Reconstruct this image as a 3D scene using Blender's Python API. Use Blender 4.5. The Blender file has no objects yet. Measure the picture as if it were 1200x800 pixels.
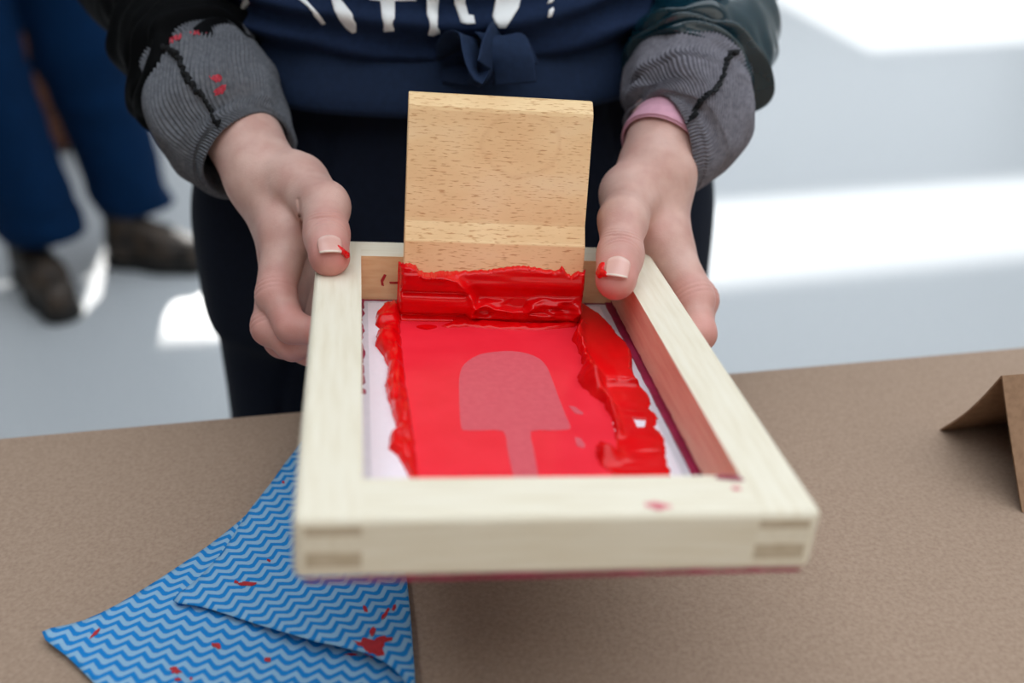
import bpy, bmesh, math, random
import numpy as np
from mathutils import Vector, Matrix
from mathutils.bvhtree import BVHTree
from mathutils.geometry import delaunay_2d_cdt

random.seed(4)
SC = bpy.context.scene
COL = SC.collection

# ------------------------------------------------------------------ camera
FPX = 1229.26                     # focal length in pixels of the 1200x800 frame
PITCH = math.radians(30.0)
CAMZ = 1.14
cam_d = bpy.data.cameras.new('camera')
cam = bpy.data.objects.new('camera', cam_d); COL.objects.link(cam)
cam.location = (0, 0, CAMZ)
cam.rotation_euler = (math.radians(90) - PITCH, 0, 0)
cam_d.sensor_width = 36.0
cam_d.lens = FPX * 36.0 / 1200.0
cam_d.clip_start = 0.02
cam_d.dof.use_dof = True
cam_d.dof.focus_distance = 0.585
cam_d.dof.aperture_fstop = 3.3
SC.camera = cam

# ------------------------------------------------------------------ sky and sun
world = bpy.data.worlds.new('world'); SC.world = world
world.use_nodes = True
bgn = world.node_tree.nodes['Background']
bgn.inputs['Color'].default_value = (0.87, 0.94, 1.0, 1)
bgn.inputs['Strength'].default_value = 2.3
YAW = math.radians(11.0)          # the hall is turned a little against the camera
SUN_EL = math.radians(28.8)
sun_d = bpy.data.lights.new('sun', 'SUN')
sun_d.energy = 9.0
sun_d.angle = math.radians(0.6)
sun_d.color = (1.0, 0.97, 0.92)
sun = bpy.data.objects.new('sun', sun_d); COL.objects.link(sun)
sd = Vector((math.sin(YAW) * math.cos(SUN_EL), -math.cos(YAW) * math.cos(SUN_EL), -math.sin(SUN_EL)))
sun.rotation_euler = sd.to_track_quat('-Z', 'Y').to_euler()
sun.location = (0, 7, 6)

SC.view_settings.view_transform = 'Standard'
SC.view_settings.look = 'None'
SC.view_settings.gamma = 1.0
SC.view_settings.exposure = 0.05
SC.view_settings.use_curve_mapping = False

# ------------------------------------------------------------------ geometry helpers
CAM_R = np.array([[1, 0, 0], [0, math.sin(PITCH), -math.cos(PITCH)], [0, math.cos(PITCH), math.sin(PITCH)]])
CAM_T = np.array([0, 0, CAMZ])

def at(px, py, depth):
    "world point seen at a pixel, a given distance along the view axis"
    return CAM_T + CAM_R @ (np.array([(px - 600) / FPX, (400 - py) / FPX, -1.0]) * depth)

def on_z(px, py, z):
    d = CAM_R @ np.array([(px - 600) / FPX, (400 - py) / FPX, -1.0])
    return CAM_T + d * ((z - CAMZ) / d[2])

WORLD_M = {}

def wm(o):
    return WORLD_M.get(o.name, Matrix.Identity(4)) if o else Matrix.Identity(4)

def empty(name, label, cat, mat=Matrix.Identity(4), group=None):
    o = bpy.data.objects.new(name, None); COL.objects.link(o)
    o.matrix_world = mat; o.empty_display_size = 0.05
    WORLD_M[o.name] = mat.copy()
    o['label'] = label; o['category'] = cat
    if group: o['group'] = group
    return o

def tag(o, label, cat, group=None):
    o['label'] = label; o['category'] = cat
    if group: o['group'] = group
    return o

def struct(o, label, cat):
    o['kind'] = 'structure'; o['label'] = label; o['category'] = cat
    return o

def link_mesh(name, me, mat, parent=None, smooth=True, local=False, origin=None):
    "mesh data is in world space unless local=True (then in the parent's space)"
    o = bpy.data.objects.new(name, me); COL.objects.link(o)
    for m in (mat if isinstance(mat, (list, tuple)) else [mat]):
        me.materials.append(m)
    if parent:
        o.parent = parent
        if not local: me.transform(wm(parent).inverted())
        WORLD_M[o.name] = wm(parent).copy()
    elif origin is not None:
        M = Matrix.Translation(Vector(origin))
        me.transform(M.inverted()); o.matrix_world = M; WORLD_M[o.name] = M
    me.polygons.foreach_set('use_smooth', [smooth] * len(me.polygons))
    me.update()
    return o

def mesh_np(V, F, uv=None, attrs=None):
    me = bpy.data.meshes.new('mesh')
    V = np.asarray(V, float)
    if isinstance(F, np.ndarray):
        n, k = F.shape
        me.vertices.add(len(V)); me.vertices.foreach_set('co', V.ravel())
        me.loops.add(n * k); me.loops.foreach_set('vertex_index', F.ravel().astype(np.int32))
        me.polygons.add(n)
        me.polygons.foreach_set('loop_start', np.arange(0, n * k, k, dtype=np.int32))
        me.update(calc_edges=True)
    else:
        me.from_pydata([tuple(v) for v in V], [], [tuple(int(i) for i in f) for f in F])
    if uv is not None:
        L = me.uv_layers.new(name='UVMap')
        idx = np.empty(len(me.loops), np.int32); me.loops.foreach_get('vertex_index', idx)
        L.data.foreach_set('uv', np.asarray(uv, float)[idx].ravel())
    for nm, val in (attrs or {}).items():
        a = me.attributes.new(nm, 'FLOAT', 'POINT'); a.data.foreach_set('value', np.asarray(val, float))
    return me

def box_bm(bm, lo, hi, bevel=0.0, seg=2, edges=None, mi=0):
    lo, hi = Vector(lo), Vector(hi)
    b2 = bmesh.new()
    r = bmesh.ops.create_cube(b2, size=1.0)
    for v in b2.verts:
        v.co = Vector([(lo[i] + hi[i]) / 2 + v.co[i] * (hi[i] - lo[i]) for i in range(3)])
    if bevel:
        es = [e for e in b2.edges if edges is None or edges(e)]
        bmesh.ops.bevel(b2, geom=es, offset=bevel, segments=seg, affect='EDGES', profile=0.5)
    for f in b2.faces: f.material_index = mi
    me = bpy.data.meshes.new('tmp'); b2.to_mesh(me); b2.free()
    bm.from_mesh(me); bpy.data.meshes.remove(me)
    return bm

def bm_mesh(bm):
    me = bpy.data.meshes.new('mesh'); bm.normal_update(); bm.to_mesh(me); bm.free(); return me

def box(name, lo, hi, mat, parent=None, bevel=0.0, seg=2, local=False, edges=None, origin=None):
    return link_mesh(name, bm_mesh(box_bm(bmesh.new(), lo, hi, bevel, seg, edges)), mat, parent, False, local, origin)

def vnoise(P, seed=0):
    "smooth value noise in 3-D, -1..1"
    P = np.asarray(P, float)
    i = np.floor(P).astype(np.int64); f = P - i
    f = f * f * (3 - 2 * f)
    out = 0
    for dx in (0, 1):
        for dy in (0, 1):
            for dz in (0, 1):
                n = (i[..., 0] + dx) * 374761393 + (i[..., 1] + dy) * 668265263 + (i[..., 2] + dz) * 2147483647 + seed * 974711
                n = (n ^ (n >> 13)) * 1274126177
                n = (n ^ (n >> 16)) & 0xffff
                h = n / 32767.5 - 1
                w = (f[..., 0] if dx else 1 - f[..., 0]) * (f[..., 1] if dy else 1 - f[..., 1]) * (f[..., 2] if dz else 1 - f[..., 2])
                out = out + h * w
    return out

def fbm(P, seed=0, oct=3):
    s, a = 0, 1.0
    for k in range(oct):
        s = s + a * vnoise(np.asarray(P) * 2.0 ** k, seed + k); a *= 0.5
    return s

def smin(a, b, k):
    h = np.clip(0.5 + 0.5 * (b - a) / k, 0, 1)
    return b + (a - b) * h - k * h * (1 - h)

def cone(P, a, b, r1, r2):
    a, b = np.asarray(a, float), np.asarray(b, float)
    ba = b - a
    t = np.clip((P - a) @ ba / (ba @ ba + 1e-12), 0, 1)
    return np.linalg.norm(P - a - t[:, None] * ba, axis=1) - (r1 + (r2 - r1) * t)

def ellip(P, c, r):
    q = (P - np.asarray(c)) / np.asarray(r)
    n = np.linalg.norm(q, axis=1)
    return (n - 1) * np.min(r)

def chain(P, pts, rad, k=0.004):
    d = None
    for i in range(len(pts) - 1):
        c = cone(P, pts[i], pts[i + 1], rad[i], rad[i + 1])
        d = c if d is None else smin(d, c, k)
    return d

def nets(f, lo, hi, h, m=8, slack=1.5):
    "sparse surface nets of an implicit function: returns vertices and quads"
    lo, hi = np.asarray(lo, float), np.asarray(hi, float)
    nb = np.ceil((hi - lo) / (h * m)).astype(int)
    I = np.stack(np.meshgrid(*[np.arange(n) for n in nb], indexing='ij'), -1).reshape(-1, 3)
    cen = lo + (I + 0.5) * h * m
    d = np.concatenate([f(c) for c in np.array_split(cen, max(1, len(cen) // 60000))])
    I = I[np.abs(d) < h * m * 0.87 * slack]
    o = np.arange(m + 1)
    off = np.stack(np.meshgrid(o, o, o, indexing='ij'), -1).reshape(-1, 3)
    S = 1 << 20
    keys, pos, ek, eq = [], [], [], []
    for Ib in np.array_split(I, max(1, len(I) // 120 + 1)):
        G = Ib[:, None, :] * m + off[None]
        Vv = f((lo + G.reshape(-1, 3) * h)).reshape(-1, m + 1, m + 1, m + 1)
        sg = Vv < 0
        cnt = np.zeros((len(Ib), m, m, m)); acc = np.zeros((len(Ib), m, m, m, 3))
        sl = lambda d, ax: slice(d, d + m)
        for ax in range(3):
            b, c = [q for q in range(3) if q != ax]
            for db in (0, 1):
                for dc in (0, 1):
                    s0 = [None] * 3; s0[ax] = slice(0, m); s0[b] = slice(db, db + m); s0[c] = slice(dc, dc + m)
                    s1 = list(s0); s1[ax] = slice(1, m + 1)
                    v0 = Vv[(slice(None), *s0)]; v1 = Vv[(slice(None), *s1)]
                    x = (v0 < 0) != (v1 < 0)
                    t = np.where(x, v0 / np.where(x, v0 - v1, 1), 0)
                    cnt += x
                    acc[..., ax] += np.where(x, t, 0); acc[..., b] += x * db; acc[..., c] += x * dc
            e0 = [slice(0, m + 1)] * 3; e0[ax] = slice(0, m); e1 = [slice(0, m + 1)] * 3; e1[ax] = slice(1, m + 1)
            xs = sg[(slice(None), *e0)] != sg[(slice(None), *e1)]
            w = np.argwhere(xs)
            if len(w):
                g = Ib[w[:, 0]] * m + w[:, 1:]
                fl = sg[(slice(None), *e0)][xs]
                ek.append(((g[:, 0] * S + g[:, 1]) * S + g[:, 2]))
                eq.append(np.stack([np.full(len(g), ax), fl.astype(int)], 1))
        w = np.argwhere(cnt > 0)
        if len(w):
            ci = (w[:, 0], w[:, 1], w[:, 2], w[:, 3])
            g = Ib[w[:, 0]] * m + w[:, 1:]
            keys.append((g[:, 0] * S + g[:, 1]) * S + g[:, 2])
            pos.append(lo + (g + acc[ci] / cnt[ci][:, None]) * h)
    keys = np.concatenate(keys); pos = np.concatenate(pos)
    keys, ui = np.unique(keys, return_index=True); pos = pos[ui]
    ek = np.concatenate(ek); eq = np.concatenate(eq)
    quads = []
    st = [S * S, S, 1]
    for ax in range(3):
        mk = eq[:, 0] == ax
        k, ui = np.unique(ek[mk], return_index=True); fl = eq[mk][ui, 1]
        b, c = (ax + 1) % 3, (ax + 2) % 3
        q = np.stack([k, k - st[b], k - st[b] - st[c], k - st[c]], 1)
        j = np.clip(np.searchsorted(keys, q), 0, len(keys) - 1)
        ok = (keys[j] == q).all(1)
        j, fl = j[ok], fl[ok]
        j[fl == 0] = j[fl == 0][:, ::-1]
        quads.append(j)
    return pos, np.concatenate(quads)

def spline(pts, n):
    "Catmull-Rom through rows of any width"
    P = np.asarray(pts, float)
    P = np.vstack([2 * P[0] - P[1], P, 2 * P[-1] - P[-2]])
    out = []
    m = len(P) - 3
    for t in np.linspace(0, m - 1e-9, n):
        i = int(t); u = t - i
        a, b, c, d = P[i:i + 4]
        out.append(0.5 * (2 * b + (c - a) * u + (2 * a - 5 * b + 4 * c - d) * u * u + (3 * b - a - 3 * c + d) * u ** 3))
    return np.array(out)

def sweep(C, ra, rb, nseg, disp=None, up=None, close=True):
    "tube along centres C; disp(theta, s, row position) is added to the radius"
    n = len(C)
    T = np.gradient(C, axis=0); T /= np.linalg.norm(T, axis=1)[:, None] + 1e-12
    for i in range(1, n):                 # rolled-in rims keep the ring plane of the row before
        if T[i] @ T[i - 1] < 0.9: T[i] = T[i - 1]
    up = np.array([0, 0, 1.0]) if up is None else np.asarray(up, float)
    E1 = np.cross(T, up); E1 /= np.linalg.norm(E1, axis=1)[:, None]
    E2 = np.cross(E1, T)
    th = np.linspace(0, 2 * np.pi, nseg + 1)
    TH, S = np.meshgrid(th, np.linspace(0, 1, n))
    D = disp(TH, S) if disp is not None else 0
    V = C[:, None] + (E1[:, None] * np.cos(TH)[..., None]) * (np.asarray(ra)[:, None] + D)[..., None] + \
        (E2[:, None] * np.sin(TH)[..., None]) * (np.asarray(rb)[:, None] + D)[..., None]
    i = np.arange((n - 1) * nseg); r, c = i // nseg, i % nseg
    a = r * (nseg + 1) + c
    F = np.stack([a, a + 1, a + nseg + 2, a + nseg + 1], 1)
    uv = np.stack([TH / (2 * np.pi), S], -1).reshape(-1, 2)
    return V, F, uv

def tube(pts, rad, seg=8, n=None):
    P = spline(pts, n or len(pts) * 5)
    r = rad if np.ndim(rad) == 0 else np.interp(np.linspace(0, 1, len(P)), np.linspace(0, 1, len(rad)), rad)
    r = np.broadcast_to(r, (len(P),))
    T = P[-1] - P[0]
    up = np.array([0, 0, 1.0]) if abs(T[2]) < 0.8 * np.linalg.norm(T) else np.array([0, 1.0, 0])
    V, F, uv = sweep(P, r, r, seg, up=up)
    return mesh_np(V.reshape(-1, 3), F, uv)

def poly_sd(P, poly):
    "signed distance to a polygon, positive inside (2-D, vectorised)"
    poly = np.asarray(poly, float)
    d = np.full(len(P), 1e9); ins = np.zeros(len(P), bool)
    n = len(poly)
    for i in range(n):
        a, b = poly[i], poly[(i + 1) % n]
        e = b - a; w = P - a
        t = np.clip((w @ e) / (e @ e + 1e-18), 0, 1)
        d = np.minimum(d, np.linalg.norm(w - t[:, None] * e, axis=1))
        c = ((a[1] <= P[:, 1]) != (b[1] <= P[:, 1]))
        xi = a[0] + (P[:, 1] - a[1]) / np.where(c, b[1] - a[1], 1) * e[0]
        ins ^= c & (P[:, 0] < xi)
    return np.where(ins, d, -d)

def smooth_poly(poly, n=None):
    P = [tuple(p) for p in poly]
    P = P[-2:] + P + P[:3]
    m = len(poly)
    k = n or m * 5
    return spline(P, (len(P) - 1) * max(2, k // m) + 1)[2 * max(2, k // m):(2 + m) * max(2, k // m)]

def fill_poly(poly, step):
    "triangulated polygon with interior points: 2-D verts, faces"
    poly = np.asarray(poly, float)
    lo, hi = poly.min(0), poly.max(0)
    gx, gy = np.meshgrid(np.arange(lo[0], hi[0], step), np.arange(lo[1], hi[1], step))
    G = np.stack([gx.ravel() + (np.arange(gx.size) // gx.shape[1] % 2) * step * 0.5, gy.ravel()], 1)
    G = G[poly_sd(G, poly) > step * 0.45]
    pts = [Vector(p) for p in np.vstack([poly, G])]
    n = len(poly)
    r = delaunay_2d_cdt(pts, [], [list(range(n))], 1, 1e-9)
    return np.array([tuple(v) for v in r[0]]), [tuple(f) for f in r[2]]

def slab(name, poly, place, thick, mat, parent=None, step=None, origin=None, smooth=False):
    "thin plate: polygon (2-D) mapped by place(P2, h) -> world points, with thickness"
    poly = np.asarray(poly, float)
    step = step or max(np.ptp(poly, axis=0)) / 8
    V2, F = fill_poly(poly, step)
    top = place(V2, thick); bot = place(V2, 0.0)
    n = len(V2)
    ec = {}
    for f in F:
        for a, b in zip(f, f[1:] + f[:1]): ec[(a, b)] = 1
    faces = list(F) + [tuple(i + n for i in reversed(f)) for f in F]
    for (a, b) in list(ec):
        if (b, a) not in ec: faces.append((b, a, a + n, b + n))
    return link_mesh(name, mesh_np(np.vstack([top, bot]), faces), mat, parent, smooth, origin=origin)

def height_field(name, lo, hi, res, hf, place, mat, parent, floor=-0.0004, attrs=None):
    "relief mesh: hf(P2) gives thickness (<=0 outside); place(P2, h) -> world"
    gx = np.arange(lo[0], hi[0] + res, res); gy = np.arange(lo[1], hi[1] + res, res)
    X, Y = np.meshgrid(gx, gy); P = np.stack([X.ravel(), Y.ravel()], 1)
    h = np.maximum(hf(P), floor)
    nx = len(gx)
    i = np.arange((len(gy) - 1) * (nx - 1)); r, c = i // (nx - 1), i % (nx - 1)
    a = r * nx + c
    F = np.stack([a, a + 1, a + nx + 1, a + nx], 1)
    F = F[(h[F] > floor * 0.999).any(1)]
    u, inv = np.unique(F, return_inverse=True)
    return link_mesh(name, mesh_np(place(P[u], h[u]), inv.reshape(F.shape)), mat, parent, True)

# ------------------------------------------------------------------ materials
def nmat(name):
    m = bpy.data.materials.new(name); m.use_nodes = True
    nt = m.node_tree
    return m, nt, nt.nodes['Principled BSDF']

def lin(c):
    return tuple(((v / 255) / 12.92 if v / 255 <= 0.04045 else ((v / 255 + 0.055) / 1.055) ** 2.4) for v in c)

def node(nt, t, **kw):
    n = nt.nodes.new(t)
    for k, v in kw.items():
        if k in n.inputs.keys(): n.inputs[k].default_value = v
        else: setattr(n, k, v)
    return n

def ramp(nt, src, stops):
    r = nt.nodes.new('ShaderNodeValToRGB')
    e = r.color_ramp.elements
    while len(e) < len(stops): e.new(0.5)
    for q, (p, c) in zip(e, stops):
        q.position = p; q.color = (*c, 1)
    nt.links.new(src, r.inputs['Fac'])
    return r

def noise_mat(name, stops, scale=20, stretch=(1, 1, 1), detail=4, rough=0.6, bump=0.0, bscale=None, coord='Object', spec=0.5, sheen=0.0, dist=0.0):
    m, nt, b = nmat(name)
    tc = node(nt, 'ShaderNodeTexCoord'); mp = node(nt, 'ShaderNodeMapping')
    mp.inputs['Scale'].default_value = stretch
    nt.links.new(tc.outputs[coord], mp.inputs['Vector'])
    nz = node(nt, 'ShaderNodeTexNoise', Scale=scale, Detail=detail, Distortion=dist)
    nt.links.new(mp.outputs['Vector'], nz.inputs['Vector'])
    r = ramp(nt, nz.outputs['Fac'], stops)
    nt.links.new(r.outputs['Color'], b.inputs['Base Color'])
    b.inputs['Roughness'].default_value = rough
    b.inputs['Specular IOR Level'].default_value = spec
    if sheen:
        b.inputs['Sheen Weight'].default_value = sheen
    if bump:
        n2 = node(nt, 'ShaderNodeTexNoise', Scale=bscale or scale * 3, Detail=3)
        nt.links.new(mp.outputs['Vector'], n2.inputs['Vector'])
        bp = node(nt, 'ShaderNodeBump', Strength=bump, Distance=0.002)
        nt.links.new(n2.outputs['Fac'], bp.inputs['Height'])
        nt.links.new(bp.outputs['Normal'], b.inputs['Normal'])
    return m

def two(c, d=0.12):
    c = lin(c)
    return [(0.3, tuple(v * (1 - d) for v in c)), (0.7, tuple(min(1, v * (1 + d)) for v in c))]

M = {}
M['floor'] = noise_mat('terrazzo', [(0.35, lin((158, 163, 168))), (0.5, lin((174, 178, 182))), (0.62, lin((188, 191, 194)))], 160, detail=2, rough=0.35)
M['wall'] = noise_mat('plaster', two((172, 170, 166), 0.04), 6, rough=0.9)
M['kraft'] = noise_mat('kraft_paper', [(0.3, lin((152, 128, 110))), (0.5, lin((161, 137, 118))), (0.7, lin((169, 145, 126)))], 420, (1, 1, 1), 4, rough=0.8, bump=0.05, bscale=900, spec=0.25)
M['card'] = noise_mat('kraft_card', [(0.3, lin((141, 110, 86))), (0.6, lin((158, 125, 99)))], 220, detail=5, rough=0.8, spec=0.25)
M['table'] = noise_mat('table_laminate', two((180, 178, 172), 0.03), 30, rough=0.5)
M['metal'] = noise_mat('table_steel', two((120, 122, 125), 0.05), 40, rough=0.4)
M['pale_wood'] = noise_mat('pale_frame_wood', [(0.25, lin((226, 214, 190))), (0.5, lin((234, 224, 203))), (0.8, lin((239, 231, 213)))], 22, (14, 1.2, 14), 5, rough=0.55, bump=0.05, spec=0.3)
M['pale_wood_x'] = noise_mat('pale_frame_wood_across', [(0.25, lin((226, 214, 190))), (0.5, lin((234, 224, 203))), (0.8, lin((239, 231, 213)))], 22, (1.2, 14, 14), 5, rough=0.55, bump=0.05, spec=0.3)
M['stained_wood'] = noise_mat('ink_stained_wood', [(0.3, lin((230, 178, 156))), (0.5, lin((240, 196, 172))), (0.72, lin((243, 212, 188)))], 26, (10, 1.2, 12), 4, rough=0.55, spec=0.3)
M['tan_wood'] = noise_mat('tan_inner_wood', [(0.3, lin((234, 194, 144))), (0.55, lin((244, 210, 160))), (0.8, lin((248, 220, 176)))], 40, (2, 8, 8), 4, rough=0.55, spec=0.3)
M['end_grain'] = noise_mat('end_grain_wood', [(0.3, lin((186, 168, 142))), (0.7, lin((208, 192, 168)))], 120, (1, 1, 4), 3, rough=0.7, spec=0.2)
M['fabric_white'] = noise_mat('white_screen_mesh', two((236, 232, 240), 0.02), 400, rough=0.6)
M['tape'] = noise_mat('grey_mesh_margin', two((214, 214, 222), 0.03), 200, rough=0.6)
M['crimson'] = noise_mat('crimson_stain', [(0.3, lin((128, 14, 52))), (0.7, lin((164, 30, 78)))], 120, rough=0.5)
M['pinkstain'] = noise_mat('pink_smudge', [(0.35, lin((214, 90, 110))), (0.7, lin((232, 170, 170)))], 160, rough=0.6)

def ink_mat(name, c1, c2, rough, coat, bump=0.0, scale=60):
    m = noise_mat(name, [(0.35, c1), (0.7, c2)], scale, detail=3, rough=rough, bump=bump, bscale=180)
    b = m.node_tree.nodes['Principled BSDF']
    b.inputs['Coat Weight'].default_value = coat; b.inputs['Coat Roughness'].default_value = 0.06
    b.inputs['Specular IOR Level'].default_value = 0.25
    return m
M['ink'] = ink_mat('wet_red_ink', (0.68, 0.0010, 0.003), (0.78, 0.0018, 0.004), 0.22, 0.15, 0.0)
M['ink_film'] = ink_mat('thin_red_ink_film', (0.83, 0.018, 0.038), (0.88, 0.026, 0.048), 0.38, 0.12)
M['ink_motif'] = ink_mat('open_mesh_motif', lin((208, 84, 96)), lin((214, 92, 103)), 0.45, 0.05, scale=300)
M['ink_dry'] = noise_mat('dried_red_ink', [(0.35, (0.36, 0.006, 0.012)), (0.7, (0.5, 0.012, 0.02))], 300, rough=0.6)
M['ink_faded'] = noise_mat('rubbed_red_ink', [(0.35, lin((168, 40, 58))), (0.7, lin((196, 66, 80)))], 400, rough=0.8)

def beech():
    m, nt, b = nmat('beech_wood')
    tc = node(nt, 'ShaderNodeTexCoord')
    def nz(scale, st, det=3):
        mp = node(nt, 'ShaderNodeMapping'); mp.inputs['Scale'].default_value = st
        nt.links.new(tc.outputs['Object'], mp.inputs['Vector'])
        n = node(nt, 'ShaderNodeTexNoise', Scale=scale, Detail=det); nt.links.new(mp.outputs['Vector'], n.inputs['Vector'])
        return n
    base = ramp(nt, nz(14, (1, 1, 2.4)).outputs['Fac'], [(0.3, lin((232, 190, 138))), (0.55, lin((244, 210, 160))), (0.75, lin((248, 221, 178)))])
    fl = ramp(nt, nz(170, (1, 4.5, 7.5), 2).outputs['Fac'], [(0.57, (0, 0, 0)), (0.68, (1, 1, 1))])
    mx = node(nt, 'ShaderNodeMix', data_type='RGBA'); mx.inputs['B'].default_value = (*lin((190, 128, 74)), 1)
    mp2 = node(nt, 'ShaderNodeMath', operation='MULTIPLY'); mp2.inputs[1].default_value = 0.75
    nt.links.new(fl.outputs['Color'], mp2.inputs[0]); nt.links.new(mp2.outputs[0], mx.inputs['Factor'])
    nt.links.new(base.outputs['Color'], mx.inputs['A'])
    # one faint growth-ring figure
    mpr = node(nt, 'ShaderNodeMapping'); mpr.inputs['Location'].default_value = (-0.062 / .022, 0, -0.098 / .017); mpr.inputs['Scale'].default_value = (1 / .022, 0, 1 / .017)
    nt.links.new(tc.outputs['Object'], mpr.inputs['Vector'])
    wn = nz(60, (1, 1, 1), 2)
    ln_ = node(nt, 'ShaderNodeVectorMath', operation='LENGTH'); nt.links.new(mpr.outputs['Vector'], ln_.inputs[0])
    ad = node(nt, 'ShaderNodeMath', operation='MULTIPLY_ADD'); ad.inputs[1].default_value = 0.5
    nt.links.new(wn.outputs['Fac'], ad.inputs[0]); nt.links.new(ln_.outputs['Value'], ad.inputs[2])
    dv = node(nt, 'ShaderNodeMath', operation='MULTIPLY'); dv.inputs[1].default_value = 0.5; nt.links.new(ad.outputs[0], dv.inputs[0])
    ring = ramp(nt, dv.outputs[0], [(0.55, (0, 0, 0)), (0.62, (1, 1, 1)), (0.66, (0, 0, 0))])
    mx2 = node(nt, 'ShaderNodeMix', data_type='RGBA'); mx2.inputs['B'].default_value = (*lin((200, 138, 86)), 1)
    mp3 = node(nt, 'ShaderNodeMath', operation='MULTIPLY'); mp3.inputs[1].default_value = 0.14
    nt.links.new(ring.outputs['Color'], mp3.inputs[0]); nt.links.new(mp3.outputs[0], mx2.inputs['Factor'])
    nt.links.new(mx.outputs['Result'], mx2.inputs['A'])
    nt.links.new(mx2.outputs['Result'], b.inputs['Base Color'])
    b.inputs['Roughness'].default_value = 0.5; b.inputs['Specular IOR Level'].default_value = 0.35
    return m
M['beech'] = beech()
M['rubber'] = noise_mat('blade_rubber', two((90, 60, 40), 0.05), 60, rough=0.5)

def skin_mat():
    m, nt, b = nmat('skin')
    at_ = node(nt, 'ShaderNodeAttribute', attribute_name='red')
    tc = node(nt, 'ShaderNodeTexCoord')
    nz = node(nt, 'ShaderNodeTexNoise', Scale=55.0, Detail=4.0); nt.links.new(tc.outputs['Object'], nz.inputs['Vector'])
    base = ramp(nt, nz.outputs['Fac'], [(0.35, lin((200, 156, 144))), (0.65, lin((216, 178, 166)))])
    mx = node(nt, 'ShaderNodeMix', data_type='RGBA'); mx.inputs['B'].default_value = (*lin((206, 120, 112)), 1)
    nt.links.new(at_.outputs['Fac'], mx.inputs['Factor']); nt.links.new(base.outputs['Color'], mx.inputs['A'])
    nt.links.new(mx.outputs['Result'], b.inputs['Base Color'])
    vo = node(nt, 'ShaderNodeTexVoronoi', Scale=900.0); nt.links.new(tc.outputs['Object'], vo.inputs['Vector'])
    bp = node(nt, 'ShaderNodeBump', Strength=0.12, Distance=0.0006)
    nt.links.new(vo.outputs['Distance'], bp.inputs['Height']); nt.links.new(bp.outputs['Normal'], b.inputs['Normal'])
    b.inputs['Roughness'].default_value = 0.5; b.inputs['Specular IOR Level'].default_value = 0.35
    b.inputs['Subsurface Weight'].default_value = 0.1
    b.inputs['Subsurface Radius'].default_value = (0.008, 0.003, 0.002); b.inputs['Subsurface Scale'].default_value = 0.5
    return m
M['skin'] = skin_mat()
def nail_mat():
    m, nt, b = nmat('fingernail')
    tc = node(nt, 'ShaderNodeTexCoord'); sp = node(nt, 'ShaderNodeSeparateXYZ')
    nt.links.new(tc.outputs['UV'], sp.inputs[0])
    r = ramp(nt, sp.outputs['Y'], [(0.0, lin((232, 196, 184))), (0.25, lin((222, 172, 160))), (0.90, lin((220, 170, 158))), (0.95, lin((236, 216, 202)))])
    nt.links.new(r.outputs['Color'], b.inputs['Base Color'])
    b.inputs['Roughness'].default_value = 0.28
    return m
M['nail'] = nail_mat()
M['rib'] = noise_mat('grey_rib_knit', [(0.3, lin((88, 90, 96))), (0.7, lin((112, 113, 119)))], 300, detail=4, rough=0.95, spec=0.1, bump=0.15, bscale=900)
M['rib_b'] = noise_mat('warm_grey_rib_knit', [(0.3, lin((104, 102, 110))), (0.7, lin((130, 127, 135)))], 300, detail=4, rough=0.95, spec=0.1, bump=0.15, bscale=900)
M['pink'] = noise_mat('pink_jersey', two((214, 160, 178), 0.05), 200, rough=0.9, spec=0.1)
M['black_thread'] = noise_mat('black_thread', two((16, 17, 20), 0.2), 300, rough=0.7, spec=0.3)
M['satin'] = noise_mat('black_satin', two((5, 6, 8), 0.2), 30, rough=0.75, spec=0.08)
M['satin_teal'] = noise_mat('dark_teal_satin', two((6, 44, 56), 0.2), 30, rough=0.24, spec=0.8)
M['navy'] = noise_mat('navy_sweatshirt', two((28, 42, 70), 0.15), 250, detail=4, rough=0.9, spec=0.15, bump=0.1, bscale=700)
M['navy_band'] = noise_mat('navy_waistband_lit_zone', two((30, 45, 72), 0.12), 250, detail=4, rough=0.85, spec=0.2)  # belt and band navy; its lighter tone also imitates light on the trousers
M['trouser'] = noise_mat('dark_navy_trousers', two((17, 23, 38), 0.12), 200, rough=0.85, spec=0.15, bump=0.08, bscale=600)
M['print'] = noise_mat('white_print', two((250, 252, 254), 0.01), 80, rough=0.7)
M['workblue'] = noise_mat('blue_work_trousers', two((2, 32, 64), 0.15), 60, rough=0.9, spec=0.1)
M['boot'] = noise_mat('dark_boot_leather', [(0.4, lin((26, 22, 20))), (0.6, lin((58, 44, 32)))], 22, rough=0.6)
M['boot_brown'] = noise_mat('brown_boot_leather', two((92, 66, 42), 0.25), 30, rough=0.6)
M['sole'] = noise_mat('boot_sole', two((22, 21, 20), 0.1), 40, rough=0.8)
M['lace'] = noise_mat('boot_lace', two((60, 52, 44), 0.2), 80, rough=0.8)
M['hair'] = noise_mat('brown_hair', two((60, 42, 30), 0.2), 60, (1, 1, .1), rough=0.5)

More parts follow.
